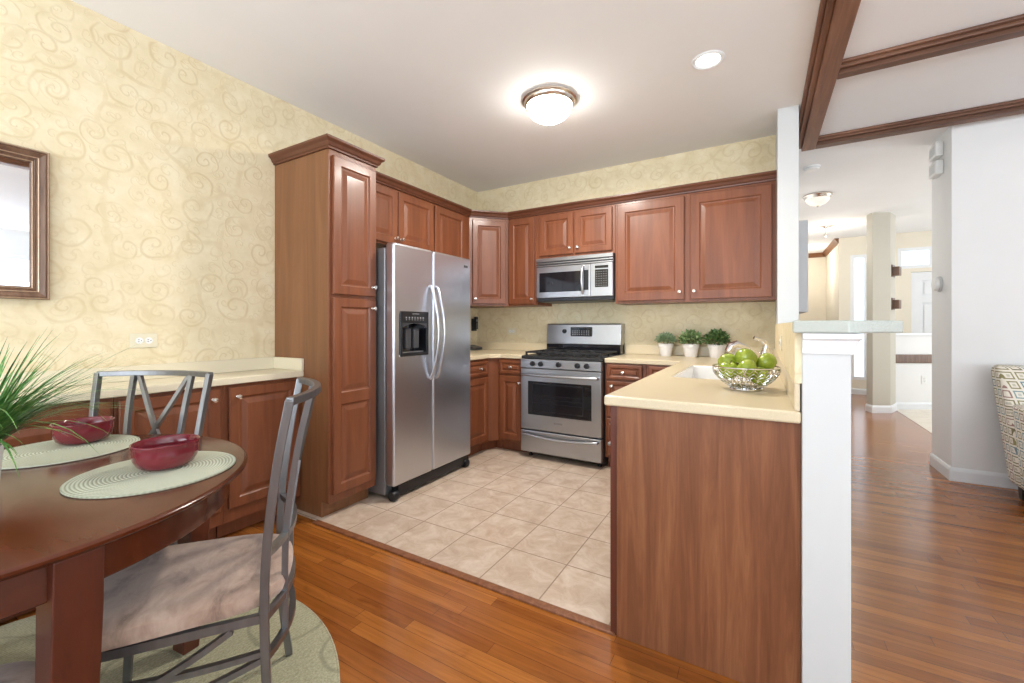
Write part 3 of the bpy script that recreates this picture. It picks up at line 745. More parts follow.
# sink
t = thing('sink', 'white rectangular sink set into the peninsula worktop', 'sink', (2.59, -1.315, 0.70))
O = (2.59, -1.315, 0.70)
m = MB(); x0, x1, y0, y1 = 2.4055, 2.7745, -1.6995, -0.9305
m.grid([x0, x0+0.02, x1-0.02, x1], [y0, y0+0.02, y1-0.02, y1], lambda i, j: not (i == 1 and j == 1), 0.72, 0.912, lambda u, v, w: (u, v, w))
m.box(x0, x1, y0, y1, 0.705, 0.7205); m.build('basin', 'ceramic', t, off=O, bevel=0.008)
MB().lathe([(0.0, 0.7206), (0.045, 0.7206), (0.045, 0.724), (0.03, 0.722), (0.0, 0.722)], (2.59, -1.315, 0), 'z', 24).build('drain', 'chrome', t, off=O)
# bar top
t = thing('bar_top', 'sage grey breakfast bar top capping the half wall', 'bar top', (3.03, -1.5, 1.1562))
MB().prism([(2.893, -2.475), (3.030, -2.475), (3.178, -2.318), (3.186, -2.29), (3.186, -0.475), (2.9186, -0.475), (2.9186, -2.454), (2.893, -2.454)], 1.1562, 1.1940).build('slab', 'bartop', t, off=(3.03, -1.5, 1.1562), bevel=0.005)

# hutch along the left wall
HC = 0.857
GH = 'dining-side cherry cabinets'
cabinet('sideboard_cabinet', 'cherry dining-side base cabinet next to the pantry tower', (0, -2.815, 0), PI/2, 0.449, 0.285, 0, HC, toe=True, group=GH,
    doors=[dict(r=(0.022, 0.425, 0.175, 0.838), k=(0.065, 0.785))])
cabinet('sideboard_cabinet', 'cherry dining-side cabinet behind the dining chair back', (0, -3.267, 0), PI/2, 0.45, 0.285, 0, HC, toe=True, group=GH,
    doors=[dict(r=(0.012, 0.432, 0.175, 0.838), k=(0.395, 0.785))])
cabinet('sideboard_cabinet', 'cherry dining-side cabinet behind the leftmost red bowl', (0, -3.72, 0), PI/2, 0.45, 0.285, 0, HC, toe=True, group=GH,
    doors=[dict(r=(0.022, 0.437, 0.175, 0.838), k=(0.06, 0.785))])
t = thing('worktop', 'pale narrow worktop over the dining-side cabinets under the wallpaper', 'worktop', (0.15, -3.2, 0.858))
O = (0.15, -3.2, 0.858)
MB().box(0.002, 0.322, -3.76, -2.3635, 0.858, 0.895).build('slab', 'hutch_top', t, off=O, bevel=0.005)
m = MB(); m.box(0.002, 0.020, -3.76, -2.382, 0.8955, 0.972); m.box(0.002, 0.322, -2.382, -2.3635, 0.8955, 0.972); m.build('backsplash', 'hutch_top', t, off=O, bevel=0.003)

# ------------------------------------------------------------------ refrigerator (front faces +x); local frame: x along world y, -y to the room
FY = -1.985; FW = 0.872
t = thing('refrigerator', 'stainless side-by-side refrigerator with black water dispenser', 'refrigerator', (0.0, FY, 0), PI/2)
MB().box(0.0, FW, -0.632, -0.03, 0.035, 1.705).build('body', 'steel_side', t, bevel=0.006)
for x in (0.03, FW-0.09):
    MB().box(x, x+0.06, -0.68, -0.58, 1.7052, 1.728).build('hinge_cover', 'black_plastic', t, bevel=0.006)
MB().box(0.06, FW-0.01, -0.695, -0.58, 0.028, 0.10).build('toe_grille', 'black_plastic', t, bevel=0.004)
for x in (0.03, FW-0.045):
    MB().lathe([(0.0, -0.025), (0.03, -0.025), (0.034, -0.018), (0.034, 0.018), (0.03, 0.025), (0.0, 0.025)], (x, -0.685, 0.038), 'x', 20).build('roller', 'black_plastic', t)
sx = 0.393
us = [0.0, 0.062, 0.334, sx-0.003]; vs = [0.105, 0.985, 1.255, 1.735]
fz = MB().grid(us, vs, lambda i, j: not (i == 1 and j == 1), -0.637, -0.714, lambda u, v, w: (u, w, v)).build('freezer_door', 'steel', t, bevel=0.016, seg=4)
fr = MB().box(sx+0.003, FW, -0.714, -0.637, 0.105, 1.735).build('refrigerator_door', 'steel', t, bevel=0.016, seg=4)
# dispenser
us2 = [0.058, 0.078, 0.318, 0.338]; vs2 = [0.968, 0.990, 1.195, 1.278]
MB().grid(us2, vs2, lambda i, j: not (i == 1 and j == 1), -0.705, -0.720, lambda u, v, w: (u, w, v)).build('dispenser_frame', 'black_plastic', fz, bevel=0.004)
m = MB(); m.box(0.062, 0.334, -0.648, -0.640, 0.985, 1.25); m.box(0.062, 0.078, -0.705, -0.648, 0.985, 1.25); m.box(0.318, 0.334, -0.705, -0.648, 0.985, 1.25)
m.box(0.062, 0.334, -0.705, -0.648, 0.985, 0.992); m.build('dispenser_recess', 'black_gloss', fz)
m = MB(); m.prism([(0.078+0.24*k/12, 1.195-0.030*abs(2*k/12-1)**2) for k in range(13)]+[(0.318, 1.21), (0.078, 1.21)], 0.7, 0.719, Matrix(((1,0,0,0),(0,0,-1,0),(0,1,0,0),(0,0,0,1))))
m.build('dispenser_hood', 'dark_grey', fz)
for x in (0.135, 0.215):
    MB().prism([(x, -0.655), (x+0.055, -0.655), (x+0.055, -0.690), (x, -0.690)], 1.02, 1.16).build('dispenser_paddle', 'dark_grey', fz, bevel=0.005)
m = MB(); m.box(0.092, 0.304, -0.700, -0.660, 0.992, 0.998); m.build('drip_tray', 'steel_h', fz)
m = MB()
for k in range(7): m.box(0.105+0.028*k, 0.117+0.028*k, -0.7212, -0.7195, 1.228, 1.240); m.box(0.107+0.028*k, 0.115+0.028*k, -0.7212, -0.7195, 1.216, 1.222)
m.box(0.17, 0.235, -0.7212, -0.7195, 1.258, 1.264)
m.build('dispenser_buttons', 'print', fz)
def bow_handle(x, parent, z0, z1, y, out=0.082, r=0.0115, n='handle', mat='steel'):
    pts = [(x, y, z0)]+[(x, y-out*math.sin(PI*(0.05+0.90*k/14))**0.8, z0+(z1-z0)*(0.02+0.96*k/14)) for k in range(15)]+[(x, y, z1)]
    return MB().tube(pts, r, 10).build(n, mat, parent)
bow_handle(sx-0.032, fz, 0.79, 1.47, -0.712)
bow_handle(sx+0.034, fr, 0.79, 1.47, -0.712)
MB().box(FW-0.10, FW-0.05, -0.7165, -0.7135, 1.655, 1.675).build('badge', 'dark_grey', fr, bevel=0.001)

# ------------------------------------------------------------------ range
RX = 0.952; RW = 0.748
t = thing('gas_range', 'stainless gas range with black cooktop and oven window', 'range', (RX, 0, 0), 0)
MB().box(0, RW, -0.640, -0.012, 0.045, 0.885).build('body', 'dark_grey', t, bevel=0.003)
for x in (0.05, RW-0.05):
    for y in (-0.58, -0.08): MB().lathe([(0.0, 0.004), (0.018, 0.004), (0.018, 0.012), (0.011, 0.014), (0.011, 0.046), (0.0, 0.046)], (x, y, 0), 'z', 14).build('foot', 'black_plastic', t)
MB().box(-0.003, RW+0.003, -0.668, -0.014, 0.8855, 0.912).build('cooktop', 'black_iron', t, bevel=0.006)
MB().box(0.001, RW-0.001, -0.690, -0.6402, 0.805, 0.884).build('control_panel', 'steel_h', t, bevel=0.005)
for x in (0.125, 0.205, 0.374, 0.545, 0.625):
    k = MB().lathe([(0.021, 0.0), (0.023, 0.004), (0.021, 0.02), (0.018, 0.027), (0.0, 0.028)], (x, -0.690, 0.845), 'y', 18).build('knob', 'black_plastic', t)
    MB().box(x-0.003, x+0.003, -0.724, -0.7175, 0.83, 0.864).build('knob_grip', 'black_plastic', k, bevel=0.002)
od = MB().box(0.001, RW-0.001, -0.684, -0.6402, 0.262, 0.800).build('oven_door', 'steel_h', t, bevel=0.006)
MB().box(0.075, RW-0.085, -0.6875, -0.6838, 0.395, 0.690).build('window_glass', 'black_gloss', od, bevel=0.002)
m = MB(); m.grid([0.115, 0.122, 0.585, 0.592], [0.425, 0.432, 0.665, 0.672], lambda i, j: not (i == 1 and j == 1), -0.6872, -0.6885, lambda u, v, w: (u, w, v))
for z in (0.50, 0.535, 0.57): m.box(0.13, 0.58, -0.6885, -0.6874, z, z+0.003)
m.build('oven_rack', 'black_plastic', od)
MB().tube([(0.03, -0.6845, 0.748)]+[(0.03+0.686*k/12, -0.6845-0.05*math.sin(PI*(0.12+0.76*k/12))**0.5, 0.748) for k in range(13)]+[(0.716, -0.6845, 0.748)], 0.013, 10).build('handle', 'steel_h', od)
MB().box(0.325, 0.405, -0.686, -0.6838, 0.330, 0.346).build('badge', 'steel_side', od)
dw = MB().box(0.001, RW-0.001, -0.684, -0.6402, 0.062, 0.252).build('drawer', 'steel_h', t, bevel=0.006)
MB().tube([(0.03, -0.6845, 0.225)]+[(0.03+0.686*k/12, -0.6845-0.035*math.sin(PI*(0.1+0.8*k/12))**0.5, 0.225-0.022*math.sin(PI*k/12)) for k in range(13)]+[(0.716, -0.6845, 0.225)], 0.011, 10).build('handle', 'steel_h', dw)
# grates, burners
for gx in (0.03, 0.264, 0.498):
    m = MB(); w = 0.222; y0, y1 = -0.63, -0.185; zt = 0.948
    for yy in (y0, y1): m.box(gx, gx+w, yy-0.007, yy+0.007, zt-0.014, zt)
    for xx in (gx, gx+w): m.box(xx-0.007, xx+0.007, y0, y1, zt-0.014, zt)
    for yy in (-0.52, -0.295): m.box(gx, gx+w, yy-0.006, yy+0.006, zt-0.014, zt)
    m.box(gx+w/2-0.006, gx+w/2+0.006, y0, y1, zt-0.014, zt)
    for xx in (gx, gx+w):
        for yy in (y0, y1, -0.41): m.box(xx-0.008, xx+0.008, yy-0.008, yy+0.008, 0.9125, zt)
    m.build('grate', 'black_iron', t, bevel=0.002)
    for yy in (-0.52, -0.295):
        MB().lathe([(0.05, 0.9125), (0.048, 0.92), (0.034, 0.921), (0.034, 0.930), (0.0, 0.931)], (gx+w/2, yy, 0), 'z', 20).build('burner', 'black_iron', t)
# backguard
bg = MB().prism([(-0.012, 1.0), (-0.145, 1.0), (-0.128, 1.19), (-0.116, 1.200), (-0.012, 1.200)], -0.002, RW+0.002, Matrix(((0,0,1,0),(1,0,0,0),(0,1,0,0),(0,0,0,1)))).build('backguard', 'steel_h', t, bevel=0.004)
MB().box(0.0, RW, -0.147, -0.0142, 0.9125, 0.9995).build('backguard_base', 'black_gloss', t, bevel=0.003)
MB().box(0.255, 0.475, -0.1455, -0.132, 1.075, 1.165).build('display', 'black_gloss', bg, bevel=0.008)
m = MB()
for r_ in range(3):
    for k in range(8): m.box(0.275+0.023*k, 0.287+0.023*k, -0.1466, -0.145, 1.088+0.018*r_, 1.096+0.018*r_)
m.build('display_buttons', 'print', bg)
MB().box(0.335, 0.395, -0.1466, -0.145, 1.142, 1.158).build('display_screen', 'screen', bg)
MB().lathe([(0.021, 0.0), (0.022, 0.01), (0.017, 0.02), (0.0, 0.021)], (0.19, -0.136, 1.125), 'y', 18).build('timer_knob', 'black_plastic', bg)

# ------------------------------------------------------------------ microwave
t = thing('microwave', 'stainless over-the-range microwave hung under the short cabinet', 'microwave', (0.958, 0, 1.415), 0)
O = Vector((0, 0, 0))
mw = 0.745
MB().box(0, mw, -0.360, -0.003, 0.0, 0.400).build('body', 'dark_grey', t, bevel=0.003)
m = MB()
m.box(0.0, mw, -0.388, -0.3602, 0.322, 0.335)
m.box(0.0, mw, -0.392, -0.3602, 0.344, 0.357); m.box(0.0, mw, -0.392, -0.3602, 0.366, 0.400)
m.build('vent_louvre', 'steel_h', t, bevel=0.003)
dr_ = MB().box(0.002, 0.540, -0.392, -0.3602, 0.024, 0.318).build('door', 'steel_h', t, bevel=0.005)
MB().box(0.035, 0.470, -0.3945, -0.3918, 0.078, 0.262).build('window_glass', 'black_gloss', dr_, bevel=0.003)
MB().box(0.478, 0.524, -0.394, -0.3918, 0.085, 0.265).build('handle_recess', 'black_plastic', dr_, bevel=0.003)
pts = [(0.475, -0.392, 0.055)]+[(0.475-0.0*k, -0.392-0.045*math.sin(PI*(0.06+0.88*k/12))**0.6, 0.058+0.24*k/12) for k in range(13)]+[(0.475, -0.392, 0.30)]
MB().tube(pts, 0.010, 10).build('handle', 'steel', dr_)
cp = MB().box(0.5405, mw-0.002, -0.392, -0.3602, 0.024, 0.318).build('control_panel', 'steel_h', t, bevel=0.005)
MB().box(0.585, 0.705, -0.3945, -0.3918, 0.105, 0.262).build('keypad', 'black_gloss', cp, bevel=0.002)
m = MB()
for r_ in range(7):
    for k in range(5): m.box(0.595+0.022*k, 0.605+0.022*k, -0.3955, -0.3944, 0.116+0.0205*r_, 0.121+0.0205*r_)
m.build('keypad_buttons', 'print', cp)
MB().box(0.585, 0.705, -0.3945, -0.3918, 0.272, 0.296).build('display_screen', 'black_gloss', cp, bevel=0.002)
MB().box(0.004, mw-0.004, -0.385, -0.02, -0.010, 0.0).build('underside', 'black_plastic', t, bevel=0.003)

# ------------------------------------------------------------------ wall fittings
def plate(name, label, loc, rot, w, h, kind, mat='ivory_plastic', group=None, cat='outlet'):
    t = thing(name, label, cat, loc, rot, group)
    MB().box(-w/2, w/2, -0.006, -0.0005, -h/2, h/2).build('cover_plate', mat, t, bevel=0.003)
    for k in (-1, 1):
        if kind == 'h': r = MB().lathe([(0.017, 0.0), (0.0165, 0.003), (0.0, 0.0032)], (k*0.020, -0.006, 0), 'y', 20)
        else: r = MB().lathe([(0.017, 0.0), (0.0165, 0.003), (0.0, 0.0032)], (0, -0.006, k*0.020), 'y', 20)
        o = r.build('socket', 'white_plastic', t)
        cx, cz = (k*0.020, 0) if kind == 'h' else (0, k*0.020)
        m = MB(); m.box(cx-0.007, cx+0.0, -0.0100, -0.009, cz+0.004, cz+0.0065); m.box(cx-0.007, cx, -0.0100, -0.009, cz-0.0065, cz-0.004); m.box(cx+0.006, cx+0.010, -0.0100, -0.009, cz-0.002, cz+0.002)
        m.build('socket_slots', 'dark_grey', o)
    return t
plate('wall_outlet', 'horizontal electrical outlet on the wallpaper above the dining-side worktop', (0, -3.062, 1.10), PI/2, 0.118, 0.075, 'h')
plate('wall_outlet', 'small pale outlet on the wallpaper left of the range', (0.462, 0, 1.118), 0, 0.118, 0.075, 'h')
plate('wall_outlet', 'outlet on the half wall beside the fruit bowl', (2.8995, -1.55, 1.095), -PI/2, 0.118, 0.072, 'h')
t = thing('wall_phone', 'black cordless phone hung on the wall beside the refrigerator', 'phone', (0.0, -0.085, 1.195), PI/2)
MB().box(-0.035, 0.035, -0.03, -0.001, -0.075, 0.065).build('cradle', 'black_plastic', t, bevel=0.006)
h = MB().box(-0.025, 0.025, -0.058, -0.0302, -0.055, 0.085).build('handset', 'black_plastic', t, bevel=0.008)
m = MB()
for r_ in range(4):
    for k in range(3): m.box(-0.016+0.012*k, -0.008+0.012*k, -0.0595, -0.0575, -0.04+0.014*r_, -0.033+0.014*r_)
m.box(-0.016, 0.016, -0.0595, -0.0575, 0.03, 0.055); m.build('keypad', 'print', h)
t = thing('answering_machine', 'small dark answering machine on the corner worktop by the refrigerator', 'answering machine', (0.10, -0.21, 0.9142), PI/2)
MB().prism([(0.0, 0.0), (0.11, 0.0), (0.11, 0.03), (0.0, 0.055)], -0.08, 0.08, Matrix(((0,0,1,0),(-1,0,0,0.05),(0,1,0,0),(0,0,0,1)))).build('case', 'dark_grey', t, bevel=0.006)
MB().box(-0.05, 0.05, -0.062, -0.0598, 0.008, 0.022).build('buttons', 'black_plastic', t)
# mirror
t = thing('wall_mirror', 'framed mirror on the scroll wallpaper above the grass plant', 'mirror', (0, -3.82, 1.627), PI/2)
hw, hh = 0.409, 0.332
def frame_ring(m, prof):
    """prof: list of (inset, out) going inwards"""
    for (i0, o0), (i1, o1) in zip(prof, prof[1:]):
        A = [(-hw+i0, -o0, -hh+i0), (hw-i0, -o0, -hh+i0), (hw-i0, -o0, hh-i0), (-hw+i0, -o0, hh-i0)]
        B = [(-hw+i1, -o1, -hh+i1), (hw-i1, -o1, -hh+i1), (hw-i1, -o1, hh-i1), (-hw+i1, -o1, hh-i1)]
        for k in range(4): m.face([A[k], A[(k+1) % 4], B[(k+1) % 4], B[k]])
m = MB(); frame_ring(m, [(0, 0.001), (0, 0.03), (0.004, 0.034), (0.008, 0.028), (0.014, 0.030), (0.03, 0.022), (0.036, 0.024), (0.04, 0.018), (0.046, 0.020), (0.049, 0.014), (0.053, 0.015), (0.056, 0.006), (0.06, 0.004)])
m.build('frame', 'frame_wood', t, normals=False)
m = MB(); frame_ring(m, [(0.031, 0.0235), (0.033, 0.0265), (0.036, 0.0245)]); frame_ring(m, [(0.002, 0.0345), (0.005, 0.0365), (0.0075, 0.030)]); frame_ring(m, [(0.048, 0.015), (0.051, 0.0175), (0.053, 0.0155)])
m.build('frame_bead', 'frame_gilt', t, normals=False)
MB().box(-hw+0.05, hw-0.05, -0.005, -0.001, -hh+0.05, hh-0.05).build('mirror_glass', 'mirror', t)

# ceiling lights
def flush_light(name, label, x, y, r, group=None, glass='lamp_glass'):
    t = thing(name, label, 'ceiling light', (x, y, H), 0, group)
    MB().lathe([(r*0.9, 0.0), (r, -0.006), (r, -0.016), (r*0.93, -0.024), (r*0.90, -0.040), (r*0.84, -0.048), (r*0.80, -0.046)], (0, 0, -0.0005), 'z', 48, caps=False).build('rim', 'nickel', t)
    MB().lathe([(r*0.82*math.cos(a), -0.044-r*0.58*math.sin(a)) for a in [PI/2*k/10 for k in range(10)]]+[(0.0, -0.044-r*0.58)], (0, 0, 0), 'z', 40).build('glass_dome', glass, t)
    MB().lathe([(0.0, 0.004), (0.012, 0.002), (0.012, -0.006), (0.006, -0.012), (0.0, -0.016)], (0, 0, -0.044-r*0.58), 'z', 16).build('finial', 'nickel', t)
    return t
flush_light('ceiling_light', 'flush dome ceiling light with nickel rim over the kitchen floor', 1.573, -1.40, 0.185, 'flush ceiling lights')
flush_light('ceiling_light', 'small flush dome light on the hallway ceiling beyond the long beam', 3.39, 2.09, 0.145, 'flush ceiling lights', 'lamp_glass_dim')
t = thing('recessed_light', 'round recessed downlight in the ceiling beside the long beam', 'ceiling light', (2.548, -1.329, H))
MB().lathe([(0.088, -0.0005), (0.088, -0.005), (0.080, -0.009), (0.066, -0.004), (0.064, -0.0015)], (0, 0, 0), 'z', 40, caps=False).build('trim_ring', 'white_trim', t)
MB().lathe([(0.0, -0.0005), (0.066, -0.0005), (0.066, -0.003), (0.0, -0.006)], (0, 0, 0), 'z', 32).build('bulb_face', 'lamp_disc', t)
t = thing('pendant_light', 'tiny flush light far down the hallway ceiling by the wood crown', 'ceiling light', (3.68, 4.06, H))
MB().lathe([(0.0, 0), (0.10, -0.001), (0.10, -0.012), (0.03, -0.03), (0.015, -0.04), (0.0, -0.04)], (0, 0, 0), 'z', 24).build('canopy', 'nickel', t)
MB().lathe([(0.006, -0.03), (0.006, -0.12), (0.02, -0.13), (0.018, -0.16), (0.0, -0.17)], (0, 0, 0), 'z', 14).build('stem', 'nickel', t)
t = thing('smoke_detector', 'white round smoke detector on the hallway ceiling next to the column', 'smoke detector', (3.24, 0.98, H))
MB().lathe([(0.0, 0), (0.07, -0.0005), (0.07, -0.012), (0.055, -0.034), (0.0, -0.038)], (0, 0, 0), 'z', 28).build('case', 'white_plastic', t)
MB().lathe([(0.056, -0.014), (0.0675, -0.016), (0.066, -0.022), (0.056, -0.024)], (0, 0, 0), 'z', 28, caps=False).build('vent_ring', 'grey_paint', t)
# chime boxes and thermostat on the end of the right-hand wall (face x=4.05, looking -x)
for z, l in ((2.59, 'upper of two small white chime boxes on the wall end'), (2.445, 'lower of two small white chime boxes on the wall end')):
    t = thing('door_chime', l, 'chime', (4.068, 0.70, z), -PI/2, 'chime boxes')
    MB().box(-0.08, 0.08, -0.05, -0.001, -0.055, 0.055).build('case', 'white_plastic', t, bevel=0.006)
    m = MB()
    for k in range(5): m.box(-0.05+0.024*k, -0.04+0.024*k, -0.0512, -0.0495, -0.035, 0.035)
    m.build('grille', 'grey_paint', t)
t = thing('thermostat', 'round white thermostat on the wall end left of the armchair', 'thermostat', (4.068, 0.70, 1.515), -PI/2)
MB().lathe([(0.062, 0.0008), (0.064, 0.008), (0.06, 0.014), (0.0, 0.015)], (0, 0, 0), 'y', 32).build('base', 'grey_paint', t)
MB().lathe([(0.054, 0.0152), (0.055, 0.03), (0.048, 0.042), (0.0, 0.044)], (0, 0, 0), 'y', 32).build('dial', 'white_plastic', t)
t = thing('wall_canvas', 'deep grey-edged canvas on the hallway wall just right of the white column', 'picture', (3.04, 0.5, 1.68), PI/2)
MB().box(-0.2, 0.45, -0.115, -0.001, -0.385, 0.385).build('stretcher', 'grey_paint', t, bevel=0.004)
MB().box(-0.185, 0.435, -0.118, -0.1152, -0.37, 0.37).build('face', 'cream_wall', t)
for z, l in ((1.92, 'upper small wood block fixed to the side of the foyer column'), (1.47, 'lower small wood block fixed to the side of the foyer column')):
    t = thing('wood_bracket', l, 'bracket', (4.375, 3.63, z), 1.18, 'wood blocks on the column')
    MB().prism([(-0.06, -0.08), (0.06, -0.08), (0.06, 0.0), (-0.06, 0.0)], -0.06, 0.06).build('block', 'frame_wood', t, bevel=0.006)
    MB().box(-0.075, 0.075, -0.012, 0.0, -0.075, 0.09).build('back_plate', 'frame_wood', t, bevel=0.004)
plate('wall_outlet', 'small outlet low on the foyer half wall under the wood rail', (4.80, 4.068, 0.42), 0.529, 0.075, 0.118, 'v', 'white_plastic')

# ------------------------------------------------------------------ worktop things
# faucet
t = thing('faucet', 'chrome pull-out kitchen faucet standing behind the fruit bowl', 'faucet', (2.835, -1.05, 0.9142))
MB().lathe([(0.034, 0.0), (0.034, 0.008), (0.026, 0.014), (0.024, 0.09), (0.026, 0.10), (0.020, 0.118), (0.0, 0.122)], (0, 0, 0), 'z', 24).build('base', 'chrome', t)
m = MB(); m.tube(spline([(-0.005, -0.005, 0.06), (-0.06, -0.035, 0.105), (-0.12, -0.069, 0.140)], 5), 0.017, 12); m.build('spout', 'chrome', t)
m = MB(); m.tube([(-0.115, -0.066, 0.136), (-0.15, -0.086, 0.150), (-0.18, -0.104, 0.140), (-0.190, -0.110, 0.108)], 0.022, 14, rads=[0.018, 0.025, 0.027, 0.024]); m.build('spray_head', 'chrome', t)
MB().tube(spline([(0.0, 0.0, 0.112), (0.004, 0.0, 0.15), (-0.015, -0.008, 0.172), (-0.06, -0.028, 0.192)], 5), 0.012, 10, rads=[0.018]*5+[0.015]*5+[0.011]*6).build('lever', 'chrome', t)

# potted plants on the back worktop
def leafquad(m, c, d, up, L, Wd):
    d = Vector(d).normalized(); s_ = d.cross(Vector(up)).normalized()
    c = Vector(c); n = s_.cross(d).normalized()
    a, b = c, c+d*L
    l = c+d*L*0.5+s_*Wd*0.5+n*Wd*0.15; r = c+d*L*0.5-s_*Wd*0.5+n*Wd*0.15
    k = c+d*L*0.5
    v = [m.bm.verts.new(p) for p in (a, l, b, r, k)]
    for q in ((0, 1, 4), (1, 2, 4), (2, 3, 4), (3, 0, 4)):
        f = m.bm.faces.new([v[i] for i in q]); f.smooth = True
def shrub(label, x, y, pr, ph, mat, n, R, L, Wd, flat=0.75):
    t = thing('potted_plant', label, 'plant', (x, y, 0.9143), 0, 'small potted plants on the back worktop')
    MB().lathe([(0.0, 0.0), (pr*0.70, 0.0), (pr*0.74, 0.004), (pr*0.93, ph*0.70), (pr*1.0, ph*0.72), (pr*1.03, ph), (pr*0.93, ph), (pr*0.90, ph*0.85), (0.0, ph*0.85)], (0, 0, 0), 'z', 32).build('pot', 'pot_white', t)
    MB().lathe([(0.0, ph*0.92), (pr*0.6, ph*0.91), (pr*0.9, ph*0.88)], (0, 0, 0), 'z', 24, caps=False).build('soil', 'soil', t)
    m = MB(); rs = random.Random(int(x*1000)); c0 = Vector((0, 0, ph+R*0.35))
    for k in range(n):
        a = rs.uniform(0, 2*PI); e = math.asin(rs.uniform(-0.35, 1)); rad = R*rs.uniform(0.45, 1.0)
        dv = Vector((math.cos(a)*math.cos(e), math.sin(a)*math.cos(e), math.sin(e)))
        p = c0+Vector((dv.x*rad, dv.y*rad, dv.z*rad*flat))
        dd = (dv+Vector((rs.uniform(-.7, .7), rs.uniform(-.7, .7), rs.uniform(-.4, .8)))).normalized()
        leafquad(m, p, dd, (rs.uniform(-1, 1), rs.uniform(-1, 1), 1), L*rs.uniform(0.7, 1.2), Wd)
    m.build('foliage', mat, t, normals=False)
    m = MB()
    for k in range(14):
        a = 2*PI*k/14; m.tube([(0.01*math.cos(a), 0.01*math.sin(a), ph*0.88), (R*0.5*math.cos(a), R*0.5*math.sin(a), ph+R*0.6)], 0.0012, 5)
    m.build('stems', 'stalk', t)
    return t
shrub('leftmost potted plant with dusty fine grey-green leaves in white pot', 2.093, -0.115, 0.061, 0.108, 'leaf_dusty', 900, 0.082, 0.022, 0.010, 0.72)
shrub('middle potted plant with small variegated leaves in white pot', 2.297, -0.115, 0.065, 0.108, 'leaf_var', 520, 0.086, 0.030, 0.017, 0.95)
shrub('rightmost potted plant with loose dark leaves in white pot', 2.497, -0.115, 0.068, 0.108, 'leaf_dark', 480, 0.088, 0.034, 0.018, 0.95)

# wire fruit bowl
BX, BY, BZ = 2.755, -2.0, 0.9142
t = thing('fruit_bowl', 'silver wire fruit bowl full of green apples on the peninsula', 'bowl', (BX, BY, BZ))
def circ(r, z, n=40, w=0, ph=0, f=0): return [(r*math.cos(2*PI*k/n), r*math.sin(2*PI*k/n), z+w*math.sin(f*2*PI*k/n+ph)) for k in range(n)]
BR = lambda z: 0.060+0.064*math.sin(min(1, max(0, (z-0.012)/0.082))*PI/2)**0.8
MB().tube(circ(BR(0.094), 0.094), 0.0028, 8, True).build('rim', 'chrome', t)
m = MB(); m.tube(circ(0.060, 0.003), 0.003, 8, True); m.tube(circ(0.056, 0.010), 0.0024, 8, True)
for k in range(6):
    a = 2*PI*k/6; m.tube([(0.060*math.cos(a), 0.060*math.sin(a), 0.003), (0.058*math.cos(a), 0.058*math.sin(a), 0.013)], 0.002, 6)
m.build('foot_ring', 'chrome', t)
m = MB(); rs = random.Random(3)
for j, z in enumerate((0.014, 0.026, 0.040, 0.054, 0.068, 0.082)):
    n = 96; pts = []
    fr_ = (15, 17, 19, 21, 22, 23)[j]
    for k in range(n):
        a = 2*PI*k/n; zz = z+0.0075*math.sin(fr_*a+j*1.3); r = BR(zz)+0.003*math.sin(fr_*1.0*a+j)
        pts.append((r*math.cos(a), r*math.sin(a), zz))
    m.tube(pts, 0.0016, 5, True)
for k in range(14):
    a = 2*PI*k/14; m.tube([(BR(z)*math.cos(a+z*3*(-1)**k), BR(z)*math.sin(a+z*3*(-1)**k), z) for z in [0.012+0.082*i/8 for i in range(9)]], 0.0018, 5)
for r in (0.02, 0.04): m.tube(circ(r, 0.012, 24), 0.0016, 5, True)
for k in range(6):
    a = PI*k/6; m.tube([(0.060*math.cos(a), 0.060*math.sin(a), 0.012), (-0.060*math.cos(a), -0.060*math.sin(a), 0.012)], 0.0016, 5)
m.build('wire_basket', 'chrome', t)
# apples
ap = thing('apple', 'x', 'apple', (0, 0, 0), 0, 'green apples in the wire bowl')
prof = []
for k in range(15):
    a = -PI/2+PI*k/14; r = math.cos(a); z = math.sin(a)
    prof.append((max(0, 0.041*r*(1+0.06*z)), 0.037*z-(0.010 if k == 14 else 0.004 if k == 13 else 0)+(0.006 if k == 0 else 0.003 if k == 1 else 0)))
prof[0] = (0, prof[0][1]); prof[-1] = (0, prof[-1][1])
MB().lathe(prof, (0, 0, 0), 'z', 28).build('flesh', 'apple', ap)
MB().tube([(0, 0, 0.026), (0.002, 0, 0.036), (0.006, 0.002, 0.046)], 0.0015, 6).build('stalk', 'stalk', ap)
# bowl axes in picture terms: right = (0.864,0.504), back = (-0.504,0.864)
def bp(r, b, z): return (BX+0.864*r-0.504*b, BY+0.504*r+0.864*b, BZ+z)
APS = [((-0.0722, 0.0, 0.0797), 0.3, 0.2, 'green apple lowest at the left side of the wire bowl'),
       ((-0.0349, 0.0702, 0.1053), -0.4, 0.3, 'green apple at the back left of the bowl behind the top apple'),
       ((-0.0009, -0.0047, 0.1292), 0.5, 0.4, 'topmost green apple in the middle of the heap'),
       ((0.0472, 0.0619, 0.0923), -0.6, -0.3, 'green apple at the back right, nearest the faucet'),
       ((0.0815, -0.0104, 0.1116), 0.5, 1.0, 'green apple at the right side of the bowl, nearest the half wall'),
       ((-0.035, -0.071, 0.0924), 0.9, 0.4, 'green apple at the front left of the bowl'),
       ((0.0323, -0.0462, 0.0592), 1.4, -0.5, 'green apple sunk low at the front right behind the wires')]
for i, (p, a, b, l) in enumerate(APS):
    o = ap if i == 0 else dup(ap, (0, 0, 0), 0)
    o['label'] = l; o.location = bp(*p); o.rotation_euler = (a, b, i*0.9)
    s_ = (1.0, 1.03, 1.05, 1.0, 1.0, 0.97, 0.95)[i]; o.scale = (s_, s_, s_)

